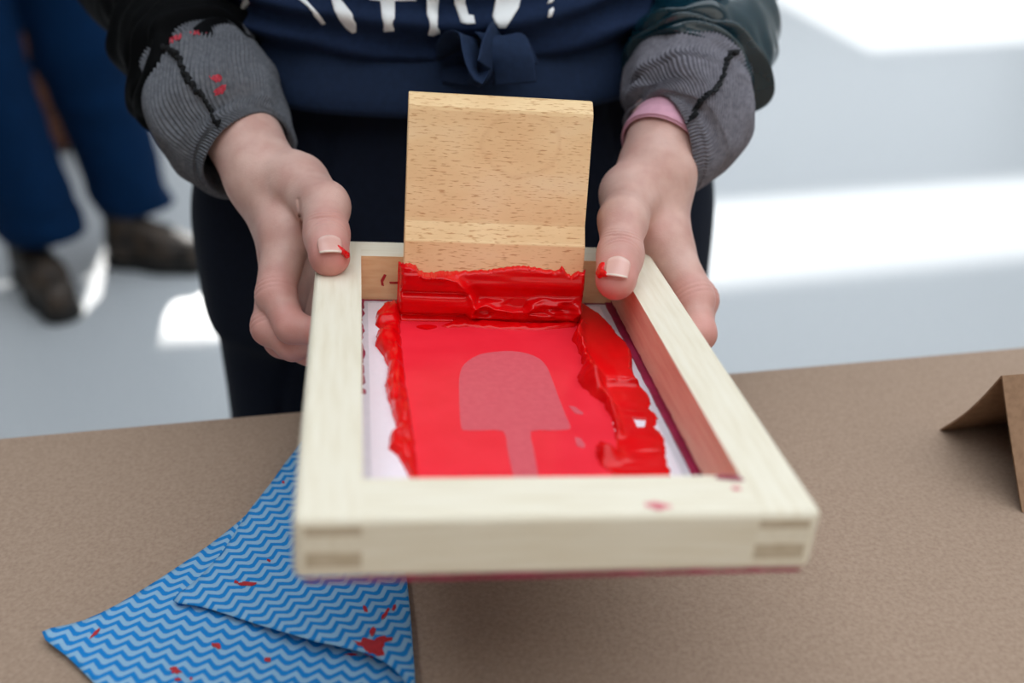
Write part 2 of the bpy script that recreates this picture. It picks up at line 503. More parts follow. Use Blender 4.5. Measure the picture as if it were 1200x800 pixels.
def wipe_mat():
    m, nt, b = nmat('blue_wave_cloth')
    tc = node(nt, 'ShaderNodeTexCoord'); sp = node(nt, 'ShaderNodeSeparateXYZ'); nt.links.new(tc.outputs['UV'], sp.inputs[0])
    def mth(op, a, bb=None):
        n = node(nt, 'ShaderNodeMath', operation=op)
        for i, q in enumerate((a, bb)):
            if q is None: continue
            if isinstance(q, (int, float)): n.inputs[i].default_value = q
            else: nt.links.new(q, n.inputs[i])
        return n.outputs[0]
    nz = node(nt, 'ShaderNodeTexNoise', Scale=0.09, Detail=2.0); nt.links.new(tc.outputs['UV'], nz.inputs['Vector'])
    wob = mth('MULTIPLY', mth('SUBTRACT', nz.outputs['Fac'], 0.5), 1.2)
    tri = mth('PINGPONG', mth('ADD', sp.outputs['X'], wob), 5.6)
    wav = mth('ADD', mth('MULTIPLY', mth('SMOOTH_MIN', tri, 4.6), 0.85), sp.outputs['Y'])
    fr = mth('PINGPONG', mth('ADD', wav, wob), 3.3)
    r = ramp(nt, mth('DIVIDE', fr, 3.3), [(0.40, lin((24, 126, 198))), (0.58, lin((138, 178, 208)))])
    nt.links.new(r.outputs['Color'], b.inputs['Base Color'])
    n2 = node(nt, 'ShaderNodeTexNoise', Scale=2.2, Detail=3.0); nt.links.new(tc.outputs['UV'], n2.inputs['Vector'])
    bp = node(nt, 'ShaderNodeBump', Strength=0.25, Distance=0.0008)
    nt.links.new(n2.outputs['Fac'], bp.inputs['Height']); nt.links.new(bp.outputs['Normal'], b.inputs['Normal'])
    b.inputs['Roughness'].default_value = 0.85; b.inputs['Specular IOR Level'].default_value = 0.2
    return m
M['wipe'] = wipe_mat()

# ================================================================== the hall
def wall_box(name, q0, q1, s0, s1, z0, z1, mat, parent=None):
    "box in hall axes: q away from the table, s to the right"
    c, s = math.cos(YAW), math.sin(YAW)
    me = bm_mesh(box_bm(bmesh.new(), (s0, q0, z0), (s1, q1, z1)))
    me.transform(Matrix.Rotation(YAW, 4, 'Z'))
    return link_mesh(name, me, mat, parent, False)

WQ = 8.0
fl = wall_box('floor', -4.2, WQ + 0.3, -6, 6, -0.1, 0.0, M['floor'])
struct(fl, 'pale grey speckled hall floor', 'floor')
TAN = math.tan(SUN_EL)
zA0, zA1 = (WQ - 2.60) * TAN, (WQ - 2.06) * TAN      # ribbon window that lights the near strip
zB0, zB1 = (WQ - 5.9) * TAN, (WQ - 3.97) * TAN        # windows that light the far strip
wb = wall_box('wall_back', WQ, WQ + 0.05, -6, 6, 0, zB0, M['wall']); struct(wb, 'white plaster back wall with window openings', 'wall')
for nm, s0, s1, z0, z1 in (('wall_pier', -6, 2.30, zB0, zB1), ('wall_band', -6, 6, zB1, zA0), ('wall_top', -6, 6, zA1, 6.6)):
    wall_box(nm, WQ, WQ + 0.05, s0, s1, z0, z1, M['wall'], wb)
wl = wall_box('wall_left', -4.2, WQ, -6.1, -6, 0, 6.6, M['wall']); struct(wl, 'white plaster wall to the left', 'wall')
wr = wall_box('wall_right', -4.2, WQ, 6, 6.1, 0, 6.6, M['wall']); struct(wr, 'white plaster wall to the right', 'wall')
wf = wall_box('wall_front', -4.3, -4.2, -6, 6, 0, 6.6, M['wall']); struct(wf, 'white plaster wall behind the photographer', 'wall')
ce = wall_box('shade_ceiling', -4.2, WQ, -6, -1.5, 3.5, 3.6, M['wall']); struct(ce, 'unseen ceiling around the open skylight of the hall', 'shade_ceiling')  # out-of-view slab, added to dim the light from the left
wall_box('shade_ceiling_front', -4.2, -1.9, -1.5, 6, 3.5, 3.6, M['wall'], ce)  # second unseen slab, added behind the camera to cut front light

# ================================================================== table and paper
TZ = 0.74
TA = math.atan2(0.6825 - 0.564, 0.386 + 0.336)
TM = Matrix.Translation((0, 0.6194, 0)) @ Matrix.Rotation(TA, 4, 'Z')
table = empty('work_table', 'work table with a pale top under brown kraft paper', 'table', TM)
box('table_top', (-0.9, -0.78, 0.71), (0.9, -0.004, 0.7392), M['table'], table, 0.002, local=True)
for sx in (-0.82, 0.78):
    for sy in (-0.74, -0.09):
        box('leg', (sx, sy, 0.0), (sx + 0.04, sy + 0.04, 0.71), M['metal'], table, 0.003, local=True)
bm = box_bm(bmesh.new(), (-0.905, -0.79, 0.7393), (0.905, 0.0, TZ))
box_bm(bm, (-0.905, 0.0, 0.60), (0.905, 0.0007, TZ))
paper = link_mesh('kraft_paper', bm_mesh(bm), M['kraft'], table, False, local=True)
paper.parent = None; paper.matrix_world = TM; WORLD_M[paper.name] = TM
tag(paper, 'sheet of plain brown kraft paper covering the table', 'paper')

# ------------------------------------------------------------------ tent card
A = on_z(1101, 503, TZ); B = on_z(1197, 600, TZ)
mid = (A + B) / 2
dr = CAM_R @ np.array([(1173 - 600) / FPX, (400 - 440) / FPX, -1.0])
ridge = CAM_T + dr * (mid[1] / dr[1])
along = np.array([math.cos(TA * 0.9), math.sin(TA * 0.9), 0]) * 0.30
def card_leaf(foot, top, bow):
    n = 8; V = []
    for k in range(n + 1):
        t = k / n
        p = foot + (top - foot) * t
        nrm = np.cross(along, top - foot); nrm /= np.linalg.norm(nrm)
        p = p + nrm * bow * math.sin(math.pi * t)
        for th in (0.0, 0.0011):
            V.append(p + nrm * th); V.append(p + nrm * th + along)
    F = []
    for k in range(n):
        a = 4 * k; b = a + 4
        F += [(a, a + 1, b + 1, b), (a + 2, b + 2, b + 3, a + 3), (a, b, b + 2, a + 2), (a + 1, a + 3, b + 3, b + 1)]
    F += [(0, 2, 3, 1), (4 * n, 4 * n + 1, 4 * n + 3, 4 * n + 2)]
    return mesh_np(np.array(V), F)
tent = empty('folded_card', 'brown cardboard folded into a tent, standing on the kraft paper', 'card', Matrix.Translation(Vector(mid)))
link_mesh('card_leaf', card_leaf(A, ridge, 0.003), M['card'], tent, False)
link_mesh('card_leaf', card_leaf(B, ridge, -0.0006), M['card'], tent, False)

# ------------------------------------------------------------------ wave-pattern cloth (one folded sheet)
cl_low = [(52, 750), (100, 731), (160, 700), (222, 658), (282, 613), (318, 575), (345, 538), (380, 500), (440, 520), (470, 640), (479, 700), (484, 760), (488, 830), (485, 900), (300, 905), (200, 880), (150, 845), (108, 802), (80, 775)]
cl_up = [(205, 714), (232, 690), (262, 655), (290, 612), (318, 576), (345, 539), (382, 503), (438, 522), (468, 640), (478, 700), (483, 760), (487, 812), (478, 818), (465, 800), (440, 785), (405, 774), (370, 768), (325, 752), (280, 735), (240, 722)]
VV, FF, UU = [], [], []
for k, pl in enumerate((cl_low, cl_up)):
    P2 = np.array([on_z(x, y, TZ)[:2] for x, y in pl])
    P2 = smooth_poly(P2, len(P2) * 3)
    V2, F2 = fill_poly(P2, 0.004)
    sdv = np.maximum(poly_sd(V2, P2), 0)
    if k == 0:
        z = 0.0006 + 0.0012 * (1 + vnoise(np.c_[V2 * 22, V2[:, :1] * 0], 3))
        tip = np.array(on_z(52, 750, TZ)[:2]); z = z + 0.004 * np.exp(-np.linalg.norm(V2 - tip, axis=1) / 0.02)
        a = math.radians(-6)
    else:
        z = 0.0042 + 0.0012 * (1 + vnoise(np.c_[V2 * 22, V2[:, :1] * 0], 3))
        e = np.array([on_z(x, y, TZ)[:2] for x, y in ((370, 768), (440, 785), (478, 818))])
        dl = np.min([np.linalg.norm(V2 - q, axis=1) for q in e], axis=0)
        z = z + 0.0045 * np.exp(-(dl / 0.03) ** 2)
        a = math.radians(36)
    c, s = math.cos(a), math.sin(a)
    o = np.array(on_z(52, 750, TZ)[:2])
    q = (V2 - o) * 1000
    UU.append(np.c_[q[:, 0] * c + q[:, 1] * s, -q[:, 0] * s + q[:, 1] * c])
    base = sum(len(v) for v in VV)
    VV.append(np.c_[V2, TZ + z]); FF += [tuple(i + base for i in f) for f in F2]
cl_o = on_z(300, 720, TZ)
CLOTH_V, CLOTH_F = np.vstack(VV), FF
cloth = link_mesh('cleaning_cloth', mesh_np(CLOTH_V, FF, np.vstack(UU)), M['wipe'], None, True, origin=cl_o)
tag(cloth, 'folded blue and white wave-patterned cleaning cloth flecked with red ink', 'cloth')
sol = cloth.modifiers.new('thickness', 'SOLIDIFY'); sol.thickness = 0.0005; sol.offset = 1

def caster(V, F):
    return BVHTree.FromPolygons([tuple(v) for v in V], [tuple(int(i) for i in f) for f in F])

def project(tree, px, py, off):
    d = Vector(CAM_R @ np.array([(px - 600) / FPX, (400 - py) / FPX, -1.0])).normalized()
    h = tree.ray_cast(Vector(CAM_T), d)
    if h[0] is None: return None
    n = h[1] if h[1].dot(d) < 0 else -h[1]
    return np.array(h[0] + n * off)

def decal(name, tree, poly, thick, mat, parent, step=3.0, smooth=True):
    "print or splash that lies on a surface: outline found on the surface itself"
    P2 = np.asarray(poly, float)
    V2, F = fill_poly(P2, step)
    top = [project(tree, x, y, thick) for x, y in V2]
    ok = [t is not None for t in top]
    if not all(ok):
        good = np.mean([t for t in top if t is not None], axis=0) if any(ok) else np.zeros(3)
        F = [f for f in F if all(ok[i] for i in f)]
        top = [t if t is not None else good for t in top]
    if not F: return None
    top = np.array(top); n = len(top)
    bot = np.array([t + np.array(Vector(t - CAM_T).normalized()) * (thick + 0.0004) for t in top])
    ec = {(a, b) for f in F for a, b in zip(f, f[1:] + f[:1])}
    faces = list(F) + [tuple(i + n for i in reversed(f)) for f in F] + [(b, a, a + n, b + n) for (a, b) in ec if (b, a) not in ec]
    return link_mesh(name, mesh_np(np.vstack([top, bot]), faces), mat, parent, smooth)

def blot(cx, cy, r, seed, n=14, sx=1.0, sy=1.0, rot=0.0, rough=0.35):
    rr = random.Random(seed); out = []
    for k in range(n):
        a = 2 * math.pi * k / n; q = r * (1 - rough + 2 * rough * rr.random())
        x, y = q * math.cos(a) * sx, q * math.sin(a) * sy
        out.append((cx + x * math.cos(rot) - y * math.sin(rot), cy + x * math.sin(rot) + y * math.cos(rot)))
    return out

ct = caster(CLOTH_V, CLOTH_F)
spots = [(438, 758, 11, 1, 1.3, .9, .3), (447, 752, 7, 2, 1.5, .7, -.3), (425, 756, 5, 3, 2.2, .5, .2), (437, 742, 4, 4, .8, 1.6, .4), (452, 720, 3, 5, .7, 2.2, .6), (428, 715, 2.5, 6, .8, 2, -.4), (462, 713, 2.4, 7, 1, 2, .4), (412, 768, 2.5, 8, 3, .6, 0), (436, 768, 5, 9, 1.6, .7, .1), (290, 685, 4.5, 10, 2.2, .6, .05), (277, 683, 2.2, 11, 1.3, .8, 0), (315, 658, 2, 12, 1.2, .8, .3), (332, 566, 2, 13, 1, .8, .3), (112, 743, 3.5, 14, 2.4, .5, -.8), (206, 787, 4, 15, 1.6, .9, .3), (209, 797, 3, 16, 1.5, .7, 0), (254, 757, 4, 17, 1.4, .8, .4), (314, 774, 3.6, 18, 1.2, .9, .2), (224, 796, 1.8, 19, 1, 1, 0)]
for x, y, r, sdd, sx, sy, ro in spots:
    decal('ink_fleck', ct, blot(x, y, r, sdd, 12, sx, sy, ro), 0.0009, M['ink_dry'], cloth, max(1.5, r / 2), False)

# ================================================================== printing screen
W_, L_, RW, TH_ = 0.200, 0.2773, 0.0252, 0.0277
def rodr(r):
    r = np.asarray(r, float); t = np.linalg.norm(r); k = r / t
    K = np.array([[0, -k[2], k[1]], [k[2], 0, -k[0]], [-k[1], k[0], 0]])
    return np.eye(3) + math.sin(t) * K + (1 - math.cos(t)) * K @ K
FR = CAM_R @ rodr((-1.1087, 0.142, 0.0747))
FO = CAM_T + CAM_R @ np.array([-0.0781, -0.0629, -0.3716])
FM = Matrix([[*FR[0], FO[0]], [*FR[1], FO[1]], [*FR[2], FO[2]], [0, 0, 0, 1]])
def f2w(P):
    return np.asarray(P, float) @ FR.T + FO
def w2f(P):
    return (np.asarray(P, float) - FO) @ FR
def on_frame(px, py, w):
    "frame coordinates of the point of plane w seen at a pixel"
    o = FR.T @ (CAM_T - FO); d = FR.T @ (CAM_R @ np.array([(px - 600) / FPX, (400 - py) / FPX, -1.0]))
    return (o + d * ((w - o[2]) / d[2]))[:2]

screen = empty('printing_screen', 'pale wooden screen printing frame held in two hands, wet red ink inside', 'printing screen', FM)

def rail(name, lo, hi, outer, inner, mats):
    def pick(e):
        m = (e.verts[0].co + e.verts[1].co) / 2
        return outer(m)
    b2 = box_bm(bmesh.new(), lo, hi, 0.0036, 4, pick)
    b2.normal_update()
    for f in b2.faces:
        if f.normal.dot(Vector(inner)) > 0.9: f.material_index = 1
    return link_mesh(name, bm_mesh(b2), mats, screen, False, local=True)
eps = 1e-5
rl = rail('side_rail', (0, 0, -TH_), (RW, L_, 0), lambda m: m.x < eps or m.y < eps and abs(m.x - RW) > eps and m.z < 1 or m.y > L_ - eps and m.x < RW - eps, (1, 0, 0), [M['pale_wood'], M['stained_wood']])
rr_ = rail('side_rail', (W_ - RW, 0, -TH_), (W_, L_, 0), lambda m: m.x > W_ - eps or m.y < eps and abs(m.x - W_ + RW) > eps or m.y > L_ - eps and m.x > W_ - RW + eps, (-1, 0, 0), [M['pale_wood'], M['stained_wood']])
rf = rail('front_rail', (RW, 0, -TH_), (W_ - RW, RW, 0), lambda m: m.y < eps and abs(m.x - W_ / 2) < 0.01, (0, 1, 0), [M['pale_wood_x'], M['tan_wood']])
rb = rail('back_rail', (RW, L_ - RW, -TH_), (W_ - RW, L_, 0), lambda m: m.y > L_ - eps and abs(m.x - W_ / 2) < 0.01, (0, -1, 0), [M['pale_wood_x'], M['tan_wood']])
q = TH_ / 4
for r_, x0, x1 in ((rl, 0.0045, RW - 0.0004), (rr_, W_ - RW + 0.0004, W_ - 0.0045)):
    for z1, z0 in ((-0.0036, -q - 0.0006), (-2 * q - 0.001, -3 * q - 0.001)):
        box('end_grain', (x0, -0.00018, z0), (x1, 0.003, z1), M['end_grain'], r_, local=True)
# screen fabric stretched across the underside
fab = box('mesh_fabric', (0.004, 0.004, -TH_ - 0.0005), (W_ - 0.004, L_ - 0.004, -TH_ - 0.00002), M['fabric_white'], screen, local=True)
MZ = -TH_                                # upper face of the fabric
box('mesh_margin', (RW, RW, MZ), (RW + 0.0042, L_ - RW, MZ + 0.0002), M['tape'], screen, local=True)
box('mesh_margin', (W_ - RW - 0.0075, RW, MZ), (W_ - RW, L_ - RW, MZ + 0.0002), M['tape'], screen, local=True)
box('mesh_margin', (RW + 0.0042, L_ - RW - 0.003, MZ), (W_ - RW - 0.0075, L_ - RW, MZ + 0.0002), M['tape'], screen, local=True)

def frame_place(w):
    return lambda P, h: f2w(np.c_[P, np.full(len(P), w) + h])
def ragged_strip(p0, p1, wid, seed, rough=0.4, n=40):
    p0, p1 = np.array(p0), np.array(p1); d = (p1 - p0) / n
    nr = np.array([-d[1], d[0]]); nr /= np.linalg.norm(nr); r2 = random.Random(seed)
    a = [p0 + d * k for k in range(n + 1)]
    b = [p0 + d * k + nr * wid * (1 - rough + 2 * rough * r2.random()) for k in range(n, -1, -1)]
    return np.array(a + b)
slab('ink_stain', ragged_strip((W_ - RW - 0.0003, 0.028), (W_ - RW - 0.0003, L_ - RW), 0.0034, 1, 0.06), frame_place(MZ + 0.0002), 0.0010, M['crimson'], rr_, step=0.01)
slab('ink_stain', ragged_strip((RW + 0.0003, L_ - RW), (RW + 0.0003, 0.14), 0.0012, 2, 0.8), frame_place(MZ + 0.0002), 0.0006, M['crimson'], rl, step=0.01)
slab('ink_stain', ragged_strip((W_ - RW, L_ - RW - 0.0003), (RW, L_ - RW - 0.0003), 0.0011, 3, 0.5), frame_place(MZ + 0.0002), 0.0005, M['crimson'], rb, step=0.01)
# stain climbing the inner face of the right rail, and along the lower front edge
inner_place = lambda P, h: f2w(np.c_[np.full(len(P), W_ - RW) - h, P])
slab('ink_stain', [(0.026, MZ)] + [(0.026 + 0.2252 * k / 90, MZ + 0.0022 + 0.0006 * max(0, math.sin(k * 0.9) * math.sin(k * 0.37 + 1)) + 0.0003 * random.random()) for k in range(91)] + [(0.2512, MZ)], inner_place, 0.0003, M['crimson'], rr_, step=0.02)
front_place = lambda P, h: f2w(np.c_[P[:, 0], P[:, 0] * 0 - h, P[:, 1]])
slab('ink_stain', [(0.004, -TH_ - 0.0006)] + [(0.004 + (W_ - 0.008) * k / 70, -TH_ + 0.0007 + 0.0009 * abs(vnoise(np.array([[k * 0.35, 0, 0]]), 8)[0])) for k in range(71)] + [(W_ - 0.004, -TH_ - 0.0006)], front_place, 0.0004, M['crimson'], rf, step=0.02)
for x, y, r, s_, sx, sy, mt in ((856, 560, 9, 21, 1.9, .35, 'crimson'), (770, 593, 8, 22, 1.8, .5, 'pinkstain'), (862, 572, 4, 23, 1.4, .5, 'pinkstain')):
    P2 = [on_frame(a, b, 0.0) for a, b in blot(x, y, r, s_, 14, sx, sy, .1, .25)]
    slab('ink_stain', P2, frame_place(0.0), 0.0003, M[mt], rf)
# little scrawl marks on the inner face of the back rail
back_place = lambda P, h: f2w(np.c_[P[:, 0], np.full(len(P), L_ - RW) - h, P[:, 1]])
def on_back(px, py):
    o = FR.T @ (CAM_T - FO); d = FR.T @ (CAM_R @ np.array([(px - 600) / FPX, (400 - py) / FPX, -1.0]))
    p = o + d * ((L_ - RW - o[1]) / d[1]); return (p[0], p[2])
for pl in ([(450, 321), (453, 322), (449, 330), (450, 335), (447, 334), (446, 328)], [(456, 330), (469, 330), (469, 332.5), (457, 332)]):
    slab('ink_stain', [on_back(*p) for p in pl], back_place, 0.0003, M['ink_dry'], rb)

# ================================================================== ink on the mesh
ink = empty('red_ink', 'wet red printing ink spread on the white mesh inside the frame', 'ink', FM)
fp = frame_place(MZ)
pf = lambda pts: np.array([on_frame(x, y, MZ) for x, y in pts])
film = pf([(462, 362), (680, 366), (692, 400), (704, 440), (716, 490), (724, 520), (738, 562), (760, 640), (487, 645), (487, 562), (482, 520), (475, 470), (469, 420), (466, 385)])
slab('ink_film', film, fp, 0.00035, M['ink_film'], ink, step=0.01)
fp2 = frame_place(MZ + 0.00035)
motif = smooth_poly(pf([(539, 490), (538, 465), (538, 445), (541, 432), (548, 424), (562, 416), (580, 413), (600, 412), (618, 415), (632, 421), (641, 431), (648, 448), (656, 470), (664, 490), (668, 499), (666, 504), (645, 505), (622, 506), (625, 525), (629, 548), (634, 575), (640, 610), (610, 611), (604, 575), (599, 548), (594, 525), (590, 506), (565, 505), (545, 505), (541, 502)]), 60)
slab('stencil_motif', motif, fp2, 0.00012, M['ink_motif'], ink, step=0.008)
for pl in ([(666, 476), (673, 477), (683, 484), (683, 487), (674, 485)], [(673, 513), (680, 514), (686, 522), (684, 526), (676, 523)]):
    slab('stencil_motif', pf(pl), fp2, 0.00012, M['ink_motif'], ink)

def round_edge(sdv, r, H):
    t = np.clip(sdv / r, 0, 1)
    return np.where(sdv > 0, H * np.sqrt(np.clip(1 - (1 - t) ** 2, 0, 1)), sdv)

ridge_poly = pf([(470, 356), (452, 361), (441, 371), (440, 381), (447, 388), (441, 394), (440, 405), (449, 417), (455, 430), (452, 452), (455, 468), (461, 488), (466, 502), (457, 510), (456, 525), (467, 535), (475, 547), (480, 562), (492, 640), (500, 640), (490, 562), (487, 530), (482, 490), (475, 450), (471, 410), (469, 385)])
def h_ridge(P):
    s_ = poly_sd(P, ridge_poly)
    wv = 1 + 0.35 * vnoise(np.c_[P * 130, P[:, :1] * 0], 5)
    fold = 0.0016 * np.abs(vnoise(np.c_[P[:, :1] * 330, P[:, 1:] * 75, P[:, :1] * 0], 9))
    return round_edge(s_ + 0.0004 * vnoise(np.c_[P * 200, P[:, :1] * 0], 7), 0.0048, (0.0060 - fold) * wv)
height_field('ink_ridge', ridge_poly.min(0) - 0.002, ridge_poly.max(0) + 0.002, 0.00045, h_ridge, fp, M['ink'], ink)

smear_poly = pf([(672, 358), (682, 361), (700, 372), (712, 383), (722, 395), (733, 405), (740, 415), (742, 428), (741, 438), (747, 450), (757, 460), (762, 466), (760, 478), (768, 485), (772, 491), (768, 496), (767, 501), (775, 508), (780, 515), (780, 528), (785, 548), (787, 562), (800, 640), (730, 640), (716, 556), (706, 548), (700, 536), (697, 523), (703, 517), (711, 520), (716, 532), (721, 530), (721, 505), (716, 488), (708, 474), (694, 465), (682, 454), (677, 441), (684, 428), (678, 412), (671, 398), (679, 388), (674, 374)])
hole_poly = pf([(741, 491), (757, 492.5), (756, 502), (747, 502.5)])
rid_in = pf([(679, 388), (676, 402), (684, 430), (700, 458), (714, 480), (721, 510)])
def seg_d(P, pl):
    d = np.full(len(P), 1e9)
    for a, b in zip(pl[:-1], pl[1:]):
        e = b - a; t = np.clip(((P - a) @ e) / (e @ e), 0, 1)
        d = np.minimum(d, np.linalg.norm(P - a - t[:, None] * e, axis=1))
    return d
shelf = on_frame(730, 452, MZ)[1]
lump1 = on_frame(690, 452, MZ); lump2 = on_frame(710, 536, MZ)
def h_smear(P):
    z0 = P[:, :1] * 0
    s_ = poly_sd(P, smear_poly) + 0.0006 * vnoise(np.c_[P * 500, z0], 17) + 0.0008 * vnoise(np.c_[P * 160, z0], 18)
    hole = -poly_sd(P, hole_poly)
    thin = 1 / (1 + np.exp((P[:, 1] - shelf) / 0.0012))
    H = 0.0042 * (1 - thin) + 0.0011 * thin
    H = H + 0.00022 * vnoise(np.c_[P[:, :1] * 90, P[:, 1:] * 330, z0], 2) * thin + 0.0005 * vnoise(np.c_[P[:, :1] * 160, P[:, 1:] * 45, z0], 3) * (1 - thin)
    H = H + 0.0042 * np.exp(-(seg_d(P, rid_in) / 0.0028) ** 2) * (1 + 0.4 * vnoise(np.c_[P * 200, z0], 4))
    H = H + 0.0022 * np.exp(-((P[:, 1] - shelf) / 0.0011) ** 2) * (0.6 + 0.5 * vnoise(np.c_[P[:, :1] * 300, P[:, 1:] * 300, z0], 6))
    for lp, hh, rr in ((lump1, 0.0045, 0.006), (lump2, 0.0060, 0.0055)):
        H = H + hh * np.exp(-np.sum((P - lp) ** 2, 1) / rr ** 2)
    return np.minimum(round_edge(s_, 0.0026, H), np.where(hole > 0, round_edge(hole, 0.0008, 0.03), hole))
height_field('ink_smear', smear_poly.min(0) - 0.002, smear_poly.max(0) + 0.002, 0.00045, h_smear, fp, M['ink'], ink)
for pl in ([(488, 384), (500, 382), (512, 384), (500, 387)], [(450, 357), (462, 355), (470, 357), (460, 361)]):
    slab('ink_fleck', smooth_poly(pf(pl), 16), fp2, 0.0007, M['ink'], ink)

# ================================================================== squeegee
sb0 = np.array([*on_frame(471, 371, MZ), MZ]); sb1 = np.array([*on_frame(677, 377, MZ), MZ])
xa = sb1 - sb0; SWID = np.linalg.norm(xa); xa /= SWID
lean = math.radians(10.5)
bk = np.array([-xa[1], xa[0], 0.0])                   # away from the camera along the mesh
upv = np.array([0, 0, 1.0]) * math.cos(lean) + bk * math.sin(lean)
fw = -np.cross(upv, -xa) * -1.0
fw = np.cross(upv, xa) * -1.0
if fw @ bk > 0: fw = -fw                              # faces the camera
QM3 = np.stack([xa, -fw, upv], 1)
qO = sb0 + np.array([0, 0, 0.0008])
def q2w(P):
    return f2w(np.asarray(P, float) @ QM3.T + qO)
QR = FR @ QM3; QO = f2w(qO[None])[0]
QM = Matrix([[*QR[0], QO[0]], [*QR[1], QO[1]], [*QR[2], QO[2]], [0, 0, 0, 1]])
def on_sq(px, py, y=0.0):
    o = QR.T @ (CAM_T - QO); d = QR.T @ (CAM_R @ np.array([(px - 600) / FPX, (400 - py) / FPX, -1.0]))
    p = o + d * ((y - o[1]) / d[1]); return np.array([p[0], p[2]])
sTop = (on_sq(472, 108, 0.004)[1] + on_sq(690, 118, 0.004)[1]) / 2
sCh = on_sq(580, 128)[1]; sL1 = on_sq(580, 262)[1]; sL0 = on_sq(580, 281)[1]
squeegee = empty('squeegee', 'beech wood squeegee standing in the frame, its blade buried in red ink', 'squeegee', QM)
# profile in (depth y, height z); y<0 is towards the camera
prof = [(0.0, 0.020), (-0.0030, 0.0205), (-0.0050, 0.024), (-0.0052, sL0 - 0.0012), (-0.0044, sL0), (-0.0002, sL1), (0.0, sL1 + 0.002), (0.0, sCh - 0.002), (0.0004, sCh), (0.0052, sTop - 0.0006), (0.0068, sTop), (0.0125, sTop), (0.0175, sTop - 0.004), (0.0185, sCh), (0.0185, sL1), (0.0215, sL0), (0.0215, 0.0205), (0.016, 0.020)]
def prism(prof, x0, x1):
    n = len(prof)
    V = [(x0, y, z) for y, z in prof] + [(x1, y, z) for y, z in prof]
    F = [(i, (i + 1) % n, (i + 1) % n + n, i + n) for i in range(n)] + [tuple(range(n))[::-1], tuple(range(n, 2 * n))]
    return mesh_np(np.array(V), F)
hd = link_mesh('handle', prism(prof, 0, SWID), M['beech'], squeegee, False, local=True)
bv = hd.modifiers.new('bevel', 'BEVEL'); bv.width = 0.0006; bv.segments = 2; bv.limit_method = 'ANGLE'
box('blade', (0.0005, 0.0045, 0.0), (SWID - 0.0005, 0.0125, 0.024), M['rubber'], squeegee, 0.0006, local=True)

# ink clinging to the blade and the lower handle
top_e = [(470, 309), (476, 307), (486, 309), (490, 315), (500, 319), (520, 317), (545, 316), (570, 315), (590, 313), (600, 311), (615, 310), (630, 313), (650, 316), (655, 315), (658, 309), (662, 316), (668, 322), (677, 317)]
te = np.array([on_sq(x, y, -0.0035) for x, y in top_e])
zc = lambda py: on_sq(580, py, -0.004)[1]
edge1 = np.array([on_sq(x, y, -0.008) for x, y in ((498, 322), (520, 323), (536, 327), (546, 337), (555, 350), (557, 362), (552, 371))])
def h_sq(P):
    x, z = P[:, 0], P[:, 1]; z0 = x * 0
    topz = np.interp(x, te[:, 0], te[:, 1]) + 0.0005 * vnoise(np.c_[x * 900, z0, z0], 31)
    H = 0.0045 + 0.0008 * vnoise(np.c_[x * 40, z * 90, z0], 32)
    # thick folded slab on the left side
    ex = np.interp(z, edge1[::-1, 1], edge1[::-1, 0]); 
    left = 1 / (1 + np.exp((x - ex) / 0.0007)) * (z < edge1[0, 1] + 0.001)
    H = H + left * (0.0030 + 0.0030 * np.exp(-((z - zc(355)) / 0.0045) ** 2) - 0.0035 * np.exp(-((z - zc(371)) / 0.0016) ** 2))
    H = H + 0.0040 * np.exp(-(seg_d(P, edge1) / 0.0020) ** 2)
    H = H + 0.0040 * np.exp(-((x - 0.004) / 0.006) ** 2 - ((z - zc(317)) / 0.005) ** 2)
    H = H - 0.0028 * left * np.exp(-((z - zc(343)) / 0.0014) ** 2)
    # right side: step, then a rippled roll along the foot
    right = 1 - left
    H = H - 0.0024 * right * np.exp(-((z - zc(343)) / 0.0040) ** 2)
    roll = np.exp(-((z - zc(360)) / 0.0050) ** 2)
    rip = np.abs(fbm(np.c_[x * 75, z * 190, z0], 41, 2))
    H = H + right * roll * (0.0070 - 0.0085 * np.clip(rip, 0, 0.8))
    H = H + right * 0.0016 * np.exp(-((z - zc(372)) / 0.002) ** 2)
    H = H + 0.00035 * vnoise(np.c_[x * 28, z * 380, z0], 46)
    s_ = np.minimum.reduce([topz - z, x + 0.0022, SWID + 0.0012 - x, z + 0.0035])
    H = H + 0.0008 * np.exp(-((topz - z) / 0.0015) ** 2) * (1 + vnoise(np.c_[x * 700, z * 700, z0], 44))
    base = np.where(z > 0.0185, -0.0035, np.where(z > 0.0, 0.0015, 0.0015))
    return round_edge(s_, 0.0022, H + 0.0001) - base * 0 
def sq_place(P, h):
    z = P[:, 1]
    y0 = -0.0035 * np.clip((z - 0.010) / 0.010, 0, 1) + 0.0020 * np.clip((0.010 - z) / 0.010, 0, 1)
    return q2w(np.c_[P[:, 0], y0 - h, z])
height_field('ink_coating', (-0.003, -0.0045), (SWID + 0.002, te[:, 1].max() + 0.002), 0.00042, h_sq, sq_place, M['ink'], squeegee)
bead = pf([(462, 372), (470, 369), (520, 374), (550, 376), (600, 379), (650, 380), (678, 374), (682, 378), (672, 384), (640, 387), (600, 387), (565, 385), (552, 383), (540, 384), (524, 385), (516, 383), (530, 378), (500, 374), (480, 374)])
height_field('ink_bead', bead.min(0) - 0.002, bead.max(0) + 0.002, 0.00045, lambda P: round_edge(poly_sd(P, bead), 0.002, 0.0016 + 0.0006 * vnoise(np.c_[P * 300, P[:, :1] * 0], 51)), fp, M['ink'], ink)

#PEOPLE
# ================================================================== the person holding the frame
BYAW = math.radians(8.0)
BC = np.array([-0.045, 0.82, 0.0])
person = empty('person', 'person in navy sweatshirt, dark jacket with turned-back grey cuffs, holding the frame', 'person', Matrix.Translation(Vector(BC)))

